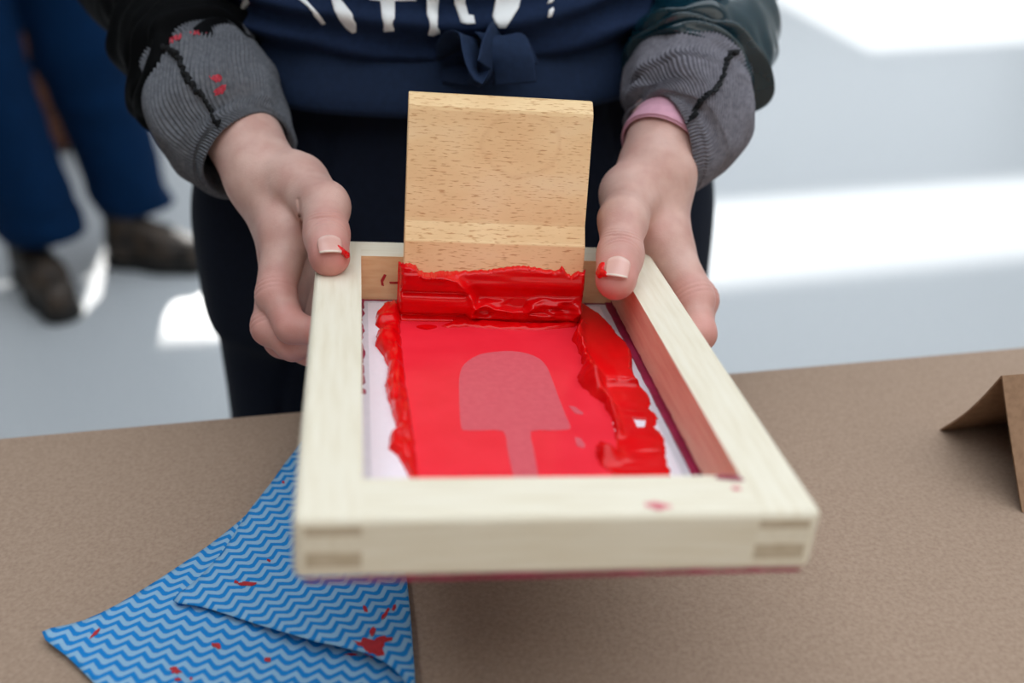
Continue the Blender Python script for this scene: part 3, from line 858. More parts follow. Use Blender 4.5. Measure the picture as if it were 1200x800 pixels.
def px_chain(rows):
    return [at(*r[:3]) for r in rows], [r[3] for r in rows]
ARM_A = [(165, -70, .815, .040), (216, 20, .755, .034), (268, 124, .692, .0245), (308, 201, .650, .0200)]
ARM_B = [(845, -80, .82, .040), (822, 10, .765, .034), (792, 120, .696, .0245), (766, 200, .658, .0218)]
THUMB_A = [(348, 217, .636, .0175), (380, 242, .606, .0140), (383, 276, .586, .0113), (386, 301, .5705, .0100)]
THUMB_B = [(740, 228, .645, .0170), (730, 258, .611, .0138), (727, 298, .588, .0115), (722, 328, .5705, .0102)]
FING_A = [  # frame coordinates and radius: knuckle, middle joint, end joint, tip
    [(-.0185, .290, -.002, .0148), (-.0230, .256, -.027, .0106), (-.0135, .233, -.0365, .0088), (.006, .226, -.0372, .0078)],
    [(-.0235, .299, -.017, .0120), (-.0268, .251, -.0450, .0098), (-.013, .239, -.0505, .0088), (.012, .239, -.0385, .0080)],
    [(-.014, .308, -.028, .0112), (-.0205, .258, -.0570, .0094), (-.004, .251, -.0600, .0086), (.015, .254, -.041, .0078)],
    [(-.009, .315, -.038, .0104), (-.015, .272, -.064, .0086), (.000, .267, -.064, .0078), (.016, .268, -.046, .0070)]]
FING_B = [
    [(.2095, .276, .005, .0152), (.2225, .241, -.018, .0112), (.2215, .219, -.031, .0091), (.199, .214, -.0375, .0080)],
    [(.2185, .287, -.005, .0130), (.2325, .258, -.026, .0102), (.2265, .236, -.041, .0091), (.197, .230, -.039, .0082)],
    [(.215, .296, -.017, .0114), (.2335, .269, -.039, .0097), (.225, .248, -.052, .0087), (.199, .243, -.043, .0078)],
    [(.214, .303, -.029, .0104), (.2325, .278, -.050, .0088), (.223, .259, -.060, .0079), (.202, .256, -.047, .0070)]]

def hand_sdf(arm, thumb, fing, palm_down, crease):
    ap, ar = px_chain(arm); tp, tr = px_chain(thumb)
    fp_ = [[f2w(np.array([j[:3]]))[0] for j in f] for f in fing]; fr_ = [[j[3] for j in f] for f in fing]
    tp = [np.array(p) for p in tp]
    cp = [at(*c) for c in crease]; cseg = list(zip(cp[:-1], cp[1:]))
    vd = CAM_T - cp[0]; vd = vd / np.linalg.norm(vd)
    wr = ap[-1]; down = FR @ np.array(palm_down, float); down /= np.linalg.norm(down)
    up = FR @ np.array([0, 0, 1.0])
    def dorsal(a, b):
        ax = (b - a) / np.linalg.norm(b - a); d = up - ax * (up @ ax); return ax, d / np.linalg.norm(d)
    tax, tdo = dorsal(tp[1], tp[2]); tsd = np.cross(tax, tdo)
    iax = (fp_[0][2] - fp_[0][0]); iax /= np.linalg.norm(iax)
    def f(P):
        # forearm: oval, wider along the palm
        d = chain(P, ap, ar, 0.01)
        d = smin(d, chain(P, [ap[-2] + down * .004, wr + down * .005], [ar[-2] * .95, ar[-1] * .9], .01), 0.012)
        palm = None
        for k in range(4):
            st = wr + down * (-0.001 + 0.0042 * k)
            c = cone(P, st, fp_[k][0], 0.0152 - 0.0010 * k, fr_[k][0] + 0.0006)
            palm = c if palm is None else smin(palm, c, 0.012)
        d = smin(d, palm, 0.012)
        th = chain(P, [wr + (tp[0] - wr) * 0.25] + tp[:2], [0.0185, tr[0], tr[1]], 0.012)
        d = smin(d, th, 0.0050)
        mw = (fp_[0][0] * 0.62 + wr * 0.38)
        d = smin(d, cone(P, tp[0] * .55 + tp[1] * .45, mw * .5 + fp_[0][0] * .5, 0.0070, 0.0070), 0.008)
        tt = chain(P, tp[1:], tr[1:], 0.007)
        # thumb pad below the last joint
        tt = smin(tt, cone(P, tp[2] - tdo * .0015, tp[3] - tdo * .0012 - tax * .003, tr[2] * .96, tr[3] * 1.02), 0.004)
        q = P - tp[2]
        u = q @ tax; v = q @ tdo; w = q @ tsd
        msk = np.clip(v / 0.008, 0, 1) * np.exp(-(w / 0.0095) ** 4)
        for off, dep in ((-.0060, .0005), (-.0034, .0010), (-.0006, .0013), (.0022, .0010), (.0048, .0005)):
            tt = tt + dep * msk * np.exp(-((u - off - w * w * 22 * np.sign(off)) / 0.0007) ** 2)
        fg = None
        for k in range(4):
            c = chain(P, fp_[k], fr_[k], 0.005)
            c = smin(c, cone(P, fp_[k][1], fp_[k][1], fr_[k][1] * 1.04, fr_[k][1] * 1.04), 0.004)
            if k < 2:
                a1 = fp_[k][2] - fp_[k][0]; a1 = a1 / np.linalg.norm(a1)
                q2 = P - fp_[k][1]; u2 = q2 @ a1
                near = np.exp(-(np.linalg.norm(q2, axis=1) / 0.013) ** 4)
                for off, dep in ((-.0034, .0008), (-.0004, .0012), (.0026, .0008)):
                    c = c + dep * near * np.exp(-((u2 - off) / 0.0007) ** 2)
            fg = c if fg is None else smin(fg, c, 0.0012)
        d = smin(d, fg, 0.0065)
        d = smin(d, tt, 0.0060)
        d = smin(d, tt, 0.0006)
        for (a, b) in cseg:
            q = P - a; lz = q @ vd; q = q - lz[:, None] * vd; e = (b - a) - vd * ((b - a) @ vd)
            t = np.clip((q @ e) / (e @ e), 0, 1)
            dd = np.linalg.norm(q - t[:, None] * e, axis=1)
            d = d + 0.0010 * np.exp(-(dd / 0.0010) ** 2) * (np.abs(lz) < 0.03)
        return d + 0.0004 * vnoise(P * 90, 3)
    joints = [tp[2], tp[3]] + [j for k in range(4) for j in fp_[k][1:]] + [fp_[0][0]]
    wts = [0.6, 1.0] + [0.75, 0.75, 0.95] * 4 + [0.45]
    def red(V):
        r = 0
        for j, w_ in zip(joints, wts):
            r = np.maximum(r, w_ * np.exp(-np.sum((V - j) ** 2, 1) / 0.0145 ** 2))
        return np.clip(r + 0.10 * vnoise(V * 60, 12), 0, 1)
    lim = np.array(ap[1:3] + tp + [p for f_ in fp_ for p in f_] + [ap[-1]])
    ax0 = ap[2] - ap[1]; ax0 /= np.linalg.norm(ax0)
    cut = ap[1] + (ap[2] - ap[1]) * 0.55
    g = lambda P: np.maximum(f(P), (cut - P) @ ax0)
    return g, lim.min(0) - 0.035, lim.max(0) + 0.035, red, (tp, tr, tax, tdo, tsd)

parts_V, parts_F, parts_R, nails = [], [], [], []
for arm, thumb, fing, pdn, crs in ((ARM_A, THUMB_A, FING_A, (-.15, 0, -1), ((350, 234, .622), (352, 252, .618), (356, 270, .614))), (ARM_B, THUMB_B, FING_B, (.75, 0, -.65), ((746, 262, .628), (750, 282, .622), (751, 304, .616)))):
    g, lo, hi, red, info = hand_sdf(arm, thumb, fing, pdn, crs)
    V, F = nets(g, lo, hi, 0.00068)
    parts_V.append(V); parts_F.append(F); parts_R.append(red(V)); nails.append(info)

SHO_A, SHO_B = np.array([-0.235, 0.90, 1.37]), np.array([0.135, 0.95, 1.37])
EL_A, EL_B = at(165, -70, .815), at(845, -80, .82)
HEAD = np.array([-0.06, 0.86, 1.63])
def body_sdf(P):
    d = chain(P, [SHO_A, (SHO_A + EL_A) / 2 + [-.02, .01, 0], EL_A, at(*ARM_A[1][:3]), at(*ARM_A[2][:3])], [.048, .038, .032, .029, .0225], .02)
    d = smin(d, chain(P, [SHO_B, (SHO_B + EL_B) / 2 + [.02, .01, 0], EL_B, at(*ARM_B[1][:3]), at(*ARM_B[2][:3])], [.048, .038, .032, .029, .0225], .02), .02)
    tor = ellip(P, (-0.05, 0.85, 1.12), (.14, .09, .32))
    d = smin(d, tor, 0.03)
    d = smin(d, cone(P, SHO_A, SHO_B, .06, .06), 0.05)
    d = smin(d, cone(P, (-0.05, 0.91, 1.38), HEAD - [0, 0, .06], .055, .05), .03)
    d = smin(d, ellip(P, HEAD, (.075, .095, .115)), .02)
    d = smin(d, ellip(P, HEAD + [0.0, -.095, -.015], (.014, .02, .024)), .012)     # nose
    d = smin(d, ellip(P, HEAD + [0.0, -.082, -.055], (.022, .012, .008)), .006)    # mouth
    for s_ in (-1, 1):
        d = smin(d, ellip(P, HEAD + [.076 * s_, .005, -.01], (.010, .022, .032)), .006)
        d = np.maximum(d, -ellip(P, HEAD + [.032 * s_, -.105, .008], (.017, .018, .010)))
    return d
V, F = nets(body_sdf, (-.40, .55, .72), (.32, 1.06, 1.80), 0.006)
parts_V.append(V); parts_F.append(F); parts_R.append(np.zeros(len(V)))
offs = np.cumsum([0] + [len(v) for v in parts_V[:-1]])
body = link_mesh('body', mesh_np(np.vstack(parts_V), np.vstack([f + o for f, o in zip(parts_F, offs)]), attrs={'red': np.concatenate(parts_R)}), M['skin'], person)
hv, hf_ = nets(lambda P: np.maximum(ellip(P, HEAD + [0, .012, .018], (.087, .102, .118)), -(ellip(P, HEAD + [0, -.10, -.03], (.07, .09, .10)))), (-.25, .68, 1.45), (.12, 1.06, 1.85), 0.006)
link_mesh('hair', mesh_np(hv, hf_), M['hair'], person)

# thumb nails, and the ink caught on them
def nail(info, wid, ln, off, name='thumbnail'):
    tp, tr, tax, tdo, tsd = info
    ax = tp[3] - tp[2]; ax /= np.linalg.norm(ax)
    do = tdo - ax * (tdo @ ax); do /= np.linalg.norm(do); sd_ = np.cross(ax, do)
    nu, nv = 18, 18
    V, U = [], []
    for layer in (0, 1):
        for j in range(nv + 1):
            v = j / nv
            for i in range(nu + 1):
                u = i / nu * 2 - 1
                # rounded cuticle end, gently curved free edge
                vv = v
                w = wid * (0.5 * (1 - 0.18 * max(0, 1 - v / 0.25) ** 2))
                t = -ln * 0.5 + ln * vv + off + (0.12 * ln * (1 - u * u) * (v - 0.5) * 2)
                rr = tr[3] * 1.02
                ph = u * w / rr * 1.05
                lift = 0.0010 - 0.0022 * np.clip((t - 0.001) / ln, 0, 1) ** 1.5 - layer * 0.0006 + 0.0006 * np.clip(-t / ln, 0, 1)
                V.append(tp[3] + ax * t + (do * math.cos(ph) + sd_ * math.sin(ph)) * (rr + lift)); U.append((i / nu, v))
    n = (nu + 1) * (nv + 1); F = []
    for j in range(nv):
        for i in range(nu):
            a = j * (nu + 1) + i
            F.append((a, a + 1, a + nu + 2, a + nu + 1)); F.append((n + a, n + a + nu + 1, n + a + nu + 2, n + a + 1))
    rim = [i for i in range(nu + 1)] + [j * (nu + 1) + nu for j in range(1, nv + 1)] + [nv * (nu + 1) + i for i in range(nu - 1, -1, -1)] + [j * (nu + 1) for j in range(nv - 1, 0, -1)]
    for a, b in zip(rim, rim[1:] + rim[:1]): F.append((b, a, n + a, n + b))
    me = mesh_np(np.array(V), F, np.array(U))
    return link_mesh(name, me, M['nail'], body), ax, do, sd_
_, axA, doA, sdA = nail(nails[0], 0.0122, 0.0108, 0.0022)
_, axB, doB, sdB = nail(nails[1], 0.0120, 0.0126, 0.0016)
def ink_blob(pts, name='ink_smudge', h=0.0004):
    P = np.array([p for p, r in pts]); R = [r for p, r in pts]
    def f(Q):
        d = None
        for p, r in pts:
            c = np.linalg.norm(Q - p, axis=1) - r
            d = c if d is None else smin(d, c, 0.0015)
        return d + 0.0003 * vnoise(Q * 600, 5)
    V, F = nets(f, P.min(0) - 0.004, P.max(0) + 0.004, h)
    return link_mesh(name, mesh_np(V, F), M['ink'], body)
def on_thumb(info, t, ph, ax, do, sd_, lift=0.0):
    tp, tr = info[0], info[1]
    return tp[3] + ax * t + (do * math.cos(ph) + sd_ * math.sin(ph)) * (tr[3] + lift)
sgA = 1 if (sdA @ np.array([1, 0, 0])) > 0 else -1
sgB = 1 if (sdB @ np.array([1, 0, 0])) > 0 else -1
ink_blob([(on_thumb(nails[0], t, sgA * p, axA, doA, sdA), r) for t, p, r in ((.0042, .45, .0012), (.0050, .62, .0013), (.0058, .80, .0014), (.0052, 1.0, .0014), (.0035, 1.2, .0014), (.001, 1.35, .0012), (-.002, 1.42, .001), (.0060, 1.1, .0013))])
ink_blob([(on_thumb(nails[1], t, -sgB * p, axB, doB, sdB), r) for t, p, r in ((-.0035, 1.0, .0013), (-.0020, .92, .0024), (.0005, .95, .0025), (.0030, .92, .0020), (.0052, .80, .0018), (.0068, .62, .0014), (.0010, 1.2, .0020), (.0045, 1.1, .0014))])

# ------------------------------------------------------------------ jacket, sleeves, turned-back cuffs
def px_rows(rows, n):
    P = np.array([[*at(r[0], r[1], r[2]), r[3] / 1000] for r in rows])
    S = spline(P, n); return S[:, :3], S[:, 3]

def jacket_body():
    nt_, nz = 120, 60
    th = np.linspace(math.radians(-38), math.radians(218), nt_ + 1); zz = np.linspace(0.93, 1.40, nz + 1)
    T, Z = np.meshgrid(th, zz)
    a = np.interp(Z, [.93, 1.0, 1.2, 1.34, 1.40], [.195, .205, .21, .20, .15]); b = np.interp(Z, [.93, 1.0, 1.2, 1.34, 1.40], [.155, .16, .155, .14, .10])
    d = 0.006 * vnoise(np.stack([T * 4, Z * 14, Z * 0], -1), 61)
    X = (a + d) * np.cos(T); Y = (b + d) * np.sin(T)
    c, s = math.cos(BYAW), math.sin(BYAW)
    V = np.stack([BC[0] + X * c - Y * s, BC[1] + 0.02 + X * s + Y * c, Z], -1).reshape(-1, 3)
    i = np.arange(nz * nt_); r, q = i // nt_, i % nt_; k = r * (nt_ + 1) + q
    return V, np.stack([k, k + 1, k + nt_ + 2, k + nt_ + 1], 1)
def sleeve(sho, el, rows, seed, sgn):
    P = [[*sho, .088], [*((sho + el) / 2 + np.array([sgn * .03, .015, 0])), .076], [*el, .064]] + [[*at(r[0], r[1], r[2]), r[3] / 1000] for r in rows]
    S = spline(P, 150); C, R = S[:, :3], np.maximum(S[:, 3], 0.02)
    def dsp(TH, s):
        q = np.stack([np.cos(TH) * 2.2, np.sin(TH) * 2.2, s * 20], -1)
        f = 0.007 * vnoise(q * np.array([.6, .6, .6]), seed) + 0.003 * vnoise(q * 1.2, seed + 1)
        f = f + 0.0045 * np.sin(s * 75 + 2.2 * np.sin(TH * 2 + seed) + 3 * vnoise(q * .5, seed + 2)) * np.exp(-((s - .80) / .12) ** 2)
        return (f - 0.001) * np.clip((1 - s) / 0.22, 0, 1)
    V, F, uv = sweep(C, R, R, 160, dsp, up=(0, 1, 0.2))
    return V.reshape(-1, 3), F
jv, jf = jacket_body()
sa = sleeve(SHO_A, EL_A, [(186, 0, .768, 46), (206, 34, .748, 47.5), (222, 66, .728, 48), (234, 90, .714, 46.5), (237, 95, .712, 43.5), (231, 84, .718, 40)], 71, -1)
sb_ = sleeve(SHO_B, EL_B, [(832, -25, .785, 48), (828, 5, .766, 48.5), (822, 40, .743, 48.5), (816, 76, .722, 47), (813, 90, .714, 45.5), (812, 94, .712, 43), (814, 82, .719, 39.5)], 81, 1)
jm = mesh_np(np.vstack([jv, sa[0]]), np.vstack([jf, sa[1] + len(jv)]))
jacket = link_mesh('jacket', jm, M['satin'], person)
link_mesh('sleeve', mesh_np(*sb_), M['satin_teal'], jacket)

def cuff(rows, seed, mat, ribs, upv_, fold):
    C, R = px_rows(rows, 110)
    nseg = ribs * 6
    def dsp(TH, s):
        ths = TH + 0.10 * np.sin(s * 9 + seed) + 0.10 * vnoise(np.stack([np.cos(TH) * 1.5, np.sin(TH) * 1.5, s * 3], -1), seed + 5)
        rib = 0.00075 * np.cos(ths * ribs)
        q = np.stack([np.cos(TH) * 1.6, np.sin(TH) * 1.6, s * 6], -1)
        return rib + fold * (vnoise(q, seed) + 0.5 * vnoise(q * 2, seed + 1)) * np.clip(s / 0.1, 0, 1) * np.clip((0.80 - s) / 0.15, 0.12, 1) + fold * 0.8 * np.exp(-((s - .22) / .04) ** 2) * np.sin(TH + seed)
    V, F, uv = sweep(C, R, R, nseg, dsp, up=upv_)
    V = V.reshape(-1, 3)
    o = link_mesh('cuff', mesh_np(V, F), mat, jacket)
    return o, caster(V, F)
rowsA = [(226, 54, .732, 35), (231, 64, .726, 37.5), (240, 84, .715, 41), (249, 109, .704, 44.5), (258, 134, .693, 45), (269, 156, .684, 42.5), (279, 172, .677, 38), (285, 181, .672, 33), (284, 178, .6735, 30.5), (272, 152, .686, 29)]
rowsB = [(818, 52, .738, 35), (816, 62, .731, 37.5), (813, 74, .722, 40), (810, 102, .706, 42.5), (807, 128, .694, 42.5), (800, 150, .685, 39.5), (790, 164, .679, 36.5), (783, 170, .675, 34), (784, 166, .677, 31.8), (795, 140, .69, 31.5)]
cuA, ctA = cuff(rowsA, 91, M['rib'], 96, (0, 1, 0.2), 0.0045)
cuB, ctB = cuff(rowsB, 104, M['rib_b'], 92, (0, 1, 0.2), 0.0050)
cuA['label'] = 'turned-back grey ribbed cuff with red ink dabs'
# overlocked seams
def overlock(tree, path, name='seam'):
    P2 = spline(path, 70)
    pts = [project(tree, x, y, 0.0016) for x, y in P2]
    pts = np.array([p for p in pts if p is not None])
    n = len(pts)
    r = 0.0022 + 0.0007 * np.sin(np.arange(n) * 1.7) + 0.0004 * np.random.RandomState(2).randn(n)
    V, F, uv = sweep(pts, r, r * 0.7, 10, up=(0.3, 1, 0.1))
    return link_mesh(name, mesh_np(V.reshape(-1, 3), F), M['black_thread'], jacket)
overlock(ctA, [(190, 58), (200, 60), (209, 68), (214, 80), (219, 91), (226, 101), (234, 110), (240, 121), (247, 132), (254, 142), (258, 147)])
overlock(ctB, [(861, 62), (853, 66), (850, 80), (845, 95), (836, 107), (826, 114), (819, 124), (813, 135), (804, 141)])
for pl in (blot(254, 92, 8, 31, 12, 1.1, .55, .1, .3), blot(258, 106, 8, 32, 12, 1.1, .5, -.5, .3), blot(205, 46, 8, 33, 12, 1.1, .45, -.5, .3), blot(232, 38, 7, 34, 12, 1.5, .35, -.05, .3)):
    decal('ink_dab', ctA, pl, 0.0005, M['ink_faded'], jacket, 2.0, False)
# pink inner cuff on the right wrist
Cp, Rp = px_rows([(791, 154, .681, 29.2), (784, 166, .676, 29.4), (778, 174, .672, 29.6), (776.5, 176.2, .671, 28.8), (776, 177, .6707, 27.3), (780, 171, .674, 26.6)], 40)
Vp, Fp, _ = sweep(Cp, Rp, Rp, 80, up=(0, 1, 0.2))
link_mesh('pink_inner_cuff', mesh_np(Vp.reshape(-1, 3), Fp), M['pink'], person)

# ------------------------------------------------------------------ sweatshirt, waistband, trousers
def body_shell(z, a, b, nt_, disp=None, cy=0.0):
    z = np.asarray(z); th = np.linspace(0, 2 * np.pi, nt_ + 1)
    T, I = np.meshgrid(th, np.arange(len(z)))
    Z = z[I]; D = disp(T, Z) if disp else 0
    X = (np.asarray(a)[I] + D) * np.cos(T); Y = (np.asarray(b)[I] + D) * np.sin(T) + cy
    c, s = math.cos(BYAW), math.sin(BYAW)
    V = np.stack([BC[0] + X * c - Y * s, BC[1] + X * s + Y * c, Z], -1).reshape(-1, 3)
    i = np.arange((len(z) - 1) * nt_); r, q = i // nt_, i % nt_; k = r * (nt_ + 1) + q
    return V, np.stack([k, k + 1, k + nt_ + 2, k + nt_ + 1], 1)
zs = np.concatenate([np.linspace(.962, .950, 5), np.linspace(.951, 1.10, 90), np.linspace(1.105, 1.46, 40)])
i_ = np.arange(len(zs))
aa = np.interp(zs, [.95, .957, .97, 1.0, 1.05, 1.2, 1.32, 1.38, 1.43, 1.46], [.165, .174, .180, .180, .178, .182, .178, .16, .09, .065])
bb = np.interp(zs, [.95, .957, .97, 1.0, 1.05, 1.2, 1.32, 1.38, 1.43, 1.46], [.122, .131, .137, .134, .128, .130, .128, .115, .08, .065])
aa[:4] -= .012; bb[:4] -= .012
def sw_disp(T, Z):
    fr = T - 1.5 * np.pi
    q = np.stack([np.cos(T) * 2, np.sin(T) * 2, Z * 30], -1)
    w = np.exp(-((Z - .985) / .035) ** 2)
    d = 0.0055 * w * np.sin(Z * 230 + 1.6 * np.cos(fr * 2) + 2.6 * vnoise(q * .7, 121)) + 0.004 * vnoise(q, 122) + 0.0015 * vnoise(q * 2.5, 123)
    return d
sv, sf = body_shell(zs, aa, bb, 260, sw_disp)
sweat = link_mesh('sweatshirt', mesh_np(sv, sf), M['navy'], person)
zb = np.array([.962, .961, .957, .946, .934, .924, .919, .919])  # lower rows run over the trousers, standing in for their lit upper part
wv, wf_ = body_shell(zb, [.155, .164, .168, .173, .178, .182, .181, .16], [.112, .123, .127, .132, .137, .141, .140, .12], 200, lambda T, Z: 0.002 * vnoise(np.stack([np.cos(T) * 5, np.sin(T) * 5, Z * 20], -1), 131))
link_mesh('waistband_lit_zone', mesh_np(wv, wf_), M['navy_band'], person)
c8, s8 = math.cos(BYAW), math.sin(BYAW)
def b2w(x, y, z):
    return np.array([BC[0] + x * c8 - y * s8, BC[1] + x * s8 + y * c8, z])
def trouser_sdf(P):
    q = P - BC
    X = q[:, 0] * c8 + q[:, 1] * s8; Y = -q[:, 0] * s8 + q[:, 1] * c8; Z = P[:, 2]
    Q = np.stack([X, Y, Z], 1)
    t = np.clip((0.94 - Z) / 0.16, 0, 1); t = t * t * (3 - 2 * t)
    A_ = 0.165 + 0.040 * t; B_ = 0.124 + 0.026 * t
    rr = np.sqrt((X / A_) ** 2 + (Y / B_) ** 2)
    hip = np.maximum((rr - 1) * np.minimum(A_, B_), np.maximum(Z - 0.943, 0.74 - Z))
    d = hip
    for s_ in (-1, 1):
        lg = chain(Q, [np.array([s_ * .098, -.005, .80]), np.array([s_ * .104, -.02, .48]), np.array([s_ * .10, 0.0, .10])], [.112, .104, .092], .02)
        d = smin(d, np.maximum(lg, 0.06 - Z), 0.035)
    # pressed pleats and soft folds
    for x0, sl in ((-0.098, 0.25), (0.105, -0.22)):
        u = X - (x0 + sl * (Z - .90))
        d = d + 0.0045 * np.exp(-(u / .004) ** 2) * (Y < 0) * np.clip((.936 - Z) / .03, 0, 1)
    return d + 0.003 * vnoise(P * np.array([22, 22, 9]), 141)
tv, tf = nets(trouser_sdf, (-.32, .60, .03), (.24, 1.02, .97), 0.005)
trousers = link_mesh('trousers', mesh_np(tv, tf), M['trouser'], person)
# printed lettering on the sweatshirt (lower ends in view, the strokes run on upwards)
st_ = caster(sv, sf)
LET = [[(281, 16), (286, 13), (292, 4), (300, -8), (312, -28), (304, -32), (294, -14), (285, 0)],
       [(378, 29), (382, 26), (374, 15), (366, 8), (352, -8), (338, -24), (334, -20), (350, 0), (362, 9), (370, 19)],
       [(388, -2), (392, 12), (398, 22), (406, 32), (413, 39), (418, 37), (418, 28), (413, 16), (403, 4), (390, -12), (374, -26), (368, -22), (380, -12)],
       [(433, 1), (434, -6), (488, -7), (488, 1), (463, 2), (463, 20), (462, 35), (450, 36), (448, 20), (446, 2)],
       [(500, 16), (500, -22), (516, -22), (513, 18), (516, 38), (508, 41), (502, 40)],
       [(532, 5), (532, -26), (546, -26), (545, 4), (549, 18), (555, 19), (557, 28), (548, 29), (540, 27), (536, 15)],
       [(577, 20), (579, 10), (582, -10), (612, -12), (608, 10), (599, 24), (592, 32), (585, 32), (580, 27)],
       [(641, 20), (646, 19), (649, 12), (648, 9), (643, 12)], [(641, 6), (647, 4), (656, -10), (662, -24), (652, -26), (646, -10)]]
for pl in LET:
    decal('printed_letter', st_, pl, 0.0010, M['print'], sweat, 4.0)

# the tied belt: a loop and a tail at the waist
def ribbon(path, wid, thick, side, name, n=40):
    P = spline(path, n); T = np.gradient(P, axis=0); T /= np.linalg.norm(T, axis=1)[:, None]
    S = np.broadcast_to(np.asarray(side, float), T.shape); S = S - T * np.sum(S * T, 1)[:, None]; S /= np.linalg.norm(S, axis=1)[:, None]
    N = np.cross(T, S)
    th = np.linspace(0, 2 * np.pi, 13)[:-1]
    V = P[:, None] + S[:, None] * (np.cos(th) * wid / 2)[None, :, None] + N[:, None] * (np.sin(th) * thick / 2)[None, :, None]
    m = 12; F = []
    for i in range(n - 1):
        for j in range(m):
            F.append((i * m + j, i * m + (j + 1) % m, (i + 1) * m + (j + 1) % m, (i + 1) * m + j))
    F += [tuple(range(m))[::-1], tuple(range((n - 1) * m, n * m))]
    return link_mesh(name, mesh_np(V.reshape(-1, 3), F), M['navy_band'], person)
ribbon([at(530, 60, .690), at(532, 48, .676), at(541, 43, .666), at(549, 50, .660), at(552, 66, .655), at(556, 82, .652), at(561, 88, .654), at(567, 78, .656), at(573, 62, .662), at(580, 50, .672), at(586, 48, .682)], 0.026, 0.0035, CAM_R @ np.array([0.35, 0.1, -1.0]), 'belt_loop')
ribbon([at(570, 50, .684), at(580, 44, .672), at(592, 50, .666), at(598, 64, .664), at(602, 80, .666), at(604, 98, .670)], 0.028, 0.0035, CAM_R @ np.array([1.0, -0.15, 0.1]), 'belt_tail')
ribbon([at(520, 84, .694), at(560, 86, .690), at(600, 70, .690), at(625, 62, .695)], 0.016, 0.004, CAM_R @ np.array([0.1, 1.0, -0.2]), 'belt_knot')

# ------------------------------------------------------------------ boots (also used for the second person)
def boot(toe, heel, parent, mat, shaft, seed):
    toe, heel = np.array([*toe, 0.0]), np.array([*heel, 0.0])
    L = np.linalg.norm(toe - heel); ax = (toe - heel) / L; sd_ = np.array([-ax[1], ax[0], 0])
    def loc(P):
        q = P - heel; return q @ ax, q @ sd_, q[:, 2]
    def foot(P, grow=0.0):
        x, y, z = loc(P); Q = np.stack([x, y, z], 1)
        d = chain(Q, [np.array([.04, 0, .055]), np.array([L * .55, .004, .055]), np.array([L - .045, .004, .045])], [.038, .043, .040], .03)
        d = smin(d, chain(Q, [np.array([.05, 0, .05]), np.array([.052, 0, shaft])], [.040, .047], .03), .03)
        d = smin(d, chain(Q, [np.array([.075, 0, .10]), np.array([L * .62, 0, .06])], [.036, .034], .02), .03)
        return d - grow
    lo = np.minimum(toe, heel) - 0.09; hi = np.maximum(toe, heel) + 0.09; lo[2] = 0.0; hi[2] = shaft + 0.07
    V, F = nets(lambda P: np.maximum(np.maximum(foot(P) + .002 * vnoise(P * 40, seed), .022 - P[:, 2]), P[:, 2] - shaft), lo, hi, 0.005)
    up = link_mesh('boot', mesh_np(V, F), mat, parent)
    V, F = nets(lambda P: np.maximum(np.maximum(foot(P * np.array([1, 1, 0]) + np.array([0, 0, .05]), .006), .0005 - P[:, 2]), P[:, 2] - .030), lo - [0, 0, .01], hi, 0.005)
    link_mesh('sole', mesh_np(V, F), M['sole'], up)
    for k in range(5):
        x = .095 + .022 * k; z = .128 - .0125 * k
        pts = [heel + ax * (x + .006 * (s_ % 2)) + sd_ * y + np.array([0, 0, z - 0.010 * (y / .03) ** 2 + .004]) for s_, y in enumerate((-.032, -.016, 0, .016, .032))]
        link_mesh('lace', tube(pts, 0.003, 6), M['lace'], up)
    return up
for s_ in (-1, 1):
    h = b2w(s_ * .10, .06, 0); t = b2w(s_ * .12, -.19, 0)
    boot(t[:2], h[:2], person, M['boot'], 0.16, 151)

# ================================================================== second person, standing further back
other = empty('person', 'person in blue work trousers and brown lace-up boots standing on the grey floor', 'person', Matrix.Translation((-1.05, 2.3, 0)))
LB = [np.array([-.925, 2.41, .10]), np.array([-.985, 2.40, .52]), np.array([-1.03, 2.40, .96])]
LA = [np.array([-1.085, 2.24, .10]), np.array([-1.15, 2.24, .56]), np.array([-1.17, 2.34, .96])]
def blue_sdf(P):
    d = chain(P, LB, [.090, .100, .115], .03)
    d2 = chain(P, LA, [.094, .098, .11], .03)
    d = smin(d, d2, .02)
    d = smin(d, ellip(P, (-1.10, 2.38, 1.0), (.19, .14, .13)), .05)
    d = d + .006 * vnoise(P * np.array([9, 9, 22]), 161) + .003 * np.sin(P[:, 2] * 70 + 3 * vnoise(P * 8, 162)) * np.exp(-(P[:, 2] - .15) / .12)
    return np.maximum(np.maximum(d, .135 - P[:, 2]), P[:, 2] - 1.05)
V, F = nets(blue_sdf, (-1.42, 2.05, .08), (-.75, 2.65, 1.12), 0.010)
link_mesh('trousers', mesh_np(V, F), M['workblue'], other)
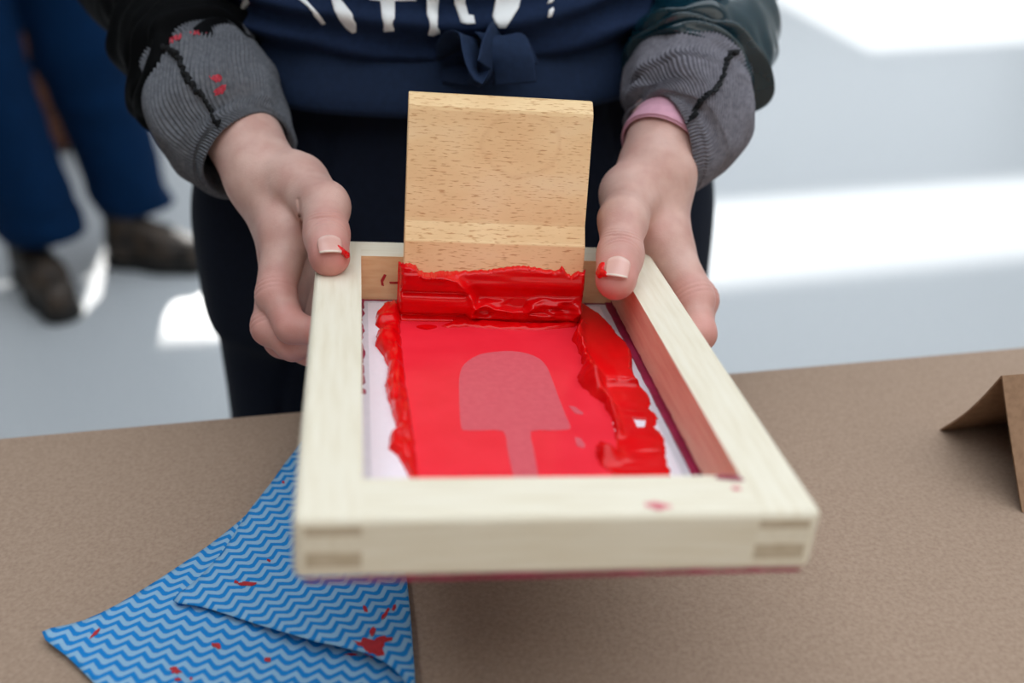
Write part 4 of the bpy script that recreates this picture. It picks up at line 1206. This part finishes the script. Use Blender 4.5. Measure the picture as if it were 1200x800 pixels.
def obody(P):
    d = ellip(P, (-1.10, 2.40, 1.22), (.20, .12, .34))
    d = smin(d, cone(P, (-1.10, 2.42, 1.45), (-1.10, 2.40, 1.58), .06, .055), .04)
    d = smin(d, ellip(P, (-1.10, 2.39, 1.69), (.08, .10, .12)), .02)
    for s_ in (-1, 1):
        d = smin(d, chain(P, [np.array([-1.10 + s_ * .19, 2.42, 1.44]), np.array([-1.10 + s_ * .25, 2.42, 1.18]), np.array([-1.10 + s_ * .20, 2.56, .98])], [.06, .045, .035], .03), .04)
    return d
V, F = nets(obody, (-1.45, 2.15, .86), (-.75, 2.70, 1.86), 0.012)
link_mesh('body', mesh_np(V, F, attrs={'red': np.zeros(len(V))}), M['skin'], other)
V, F = nets(lambda P: np.maximum(np.maximum(obody(P) - .012, P[:, 2] - 1.50), -(P[:, 2] - 1.0) - .06), (-1.45, 2.15, .86), (-.75, 2.70, 1.6), 0.012)
link_mesh('jumper', mesh_np(V, F), M['satin'], other)
boot(on_z(78, 381, 0)[:2], on_z(36, 318, 0)[:2], other, M['boot'], 0.20, 171)
boot(on_z(246, 318, 0)[:2], on_z(131, 305, 0)[:2], other, M['boot'], 0.20, 172)

# ------------------------------------------------------------------ brown wooden crate behind the second person
cr = empty('wooden_crate', 'dark brown slatted wooden crate on the floor behind the blue trousers', 'crate', Matrix.Translation((-1.45, 3.35, 0)) @ Matrix.Rotation(YAW, 4, 'Z'))
M['crate'] = noise_mat('brown_crate_wood', two((92, 52, 30), 0.25), 20, (1, 1, 6), rough=0.7)
for k in range(5):
    box('slat', (-.22, -.20, .02 + .125 * k), (.22, -.185, .13 + .125 * k), M['crate'], cr, .002, local=True)
    box('slat', (.185, -.185, .02 + .125 * k), (.20, .185, .13 + .125 * k), M['crate'], cr, .002, local=True)
    box('slat', (-.20, -.185, .02 + .125 * k), (-.185, .185, .13 + .125 * k), M['crate'], cr, .002, local=True)
    box('slat', (-.22, .185, .02 + .125 * k), (.22, .20, .13 + .125 * k), M['crate'], cr, .002, local=True)
for sx in (-.185, .155):
    for sy in (-.185, .155):
        box('post', (sx, sy, 0), (sx + .03, sy + .03, .65), M['crate'], cr, .002, local=True)
box('base_board', (-.185, -.185, .03), (.185, .185, .045), M['crate'], cr, local=True)
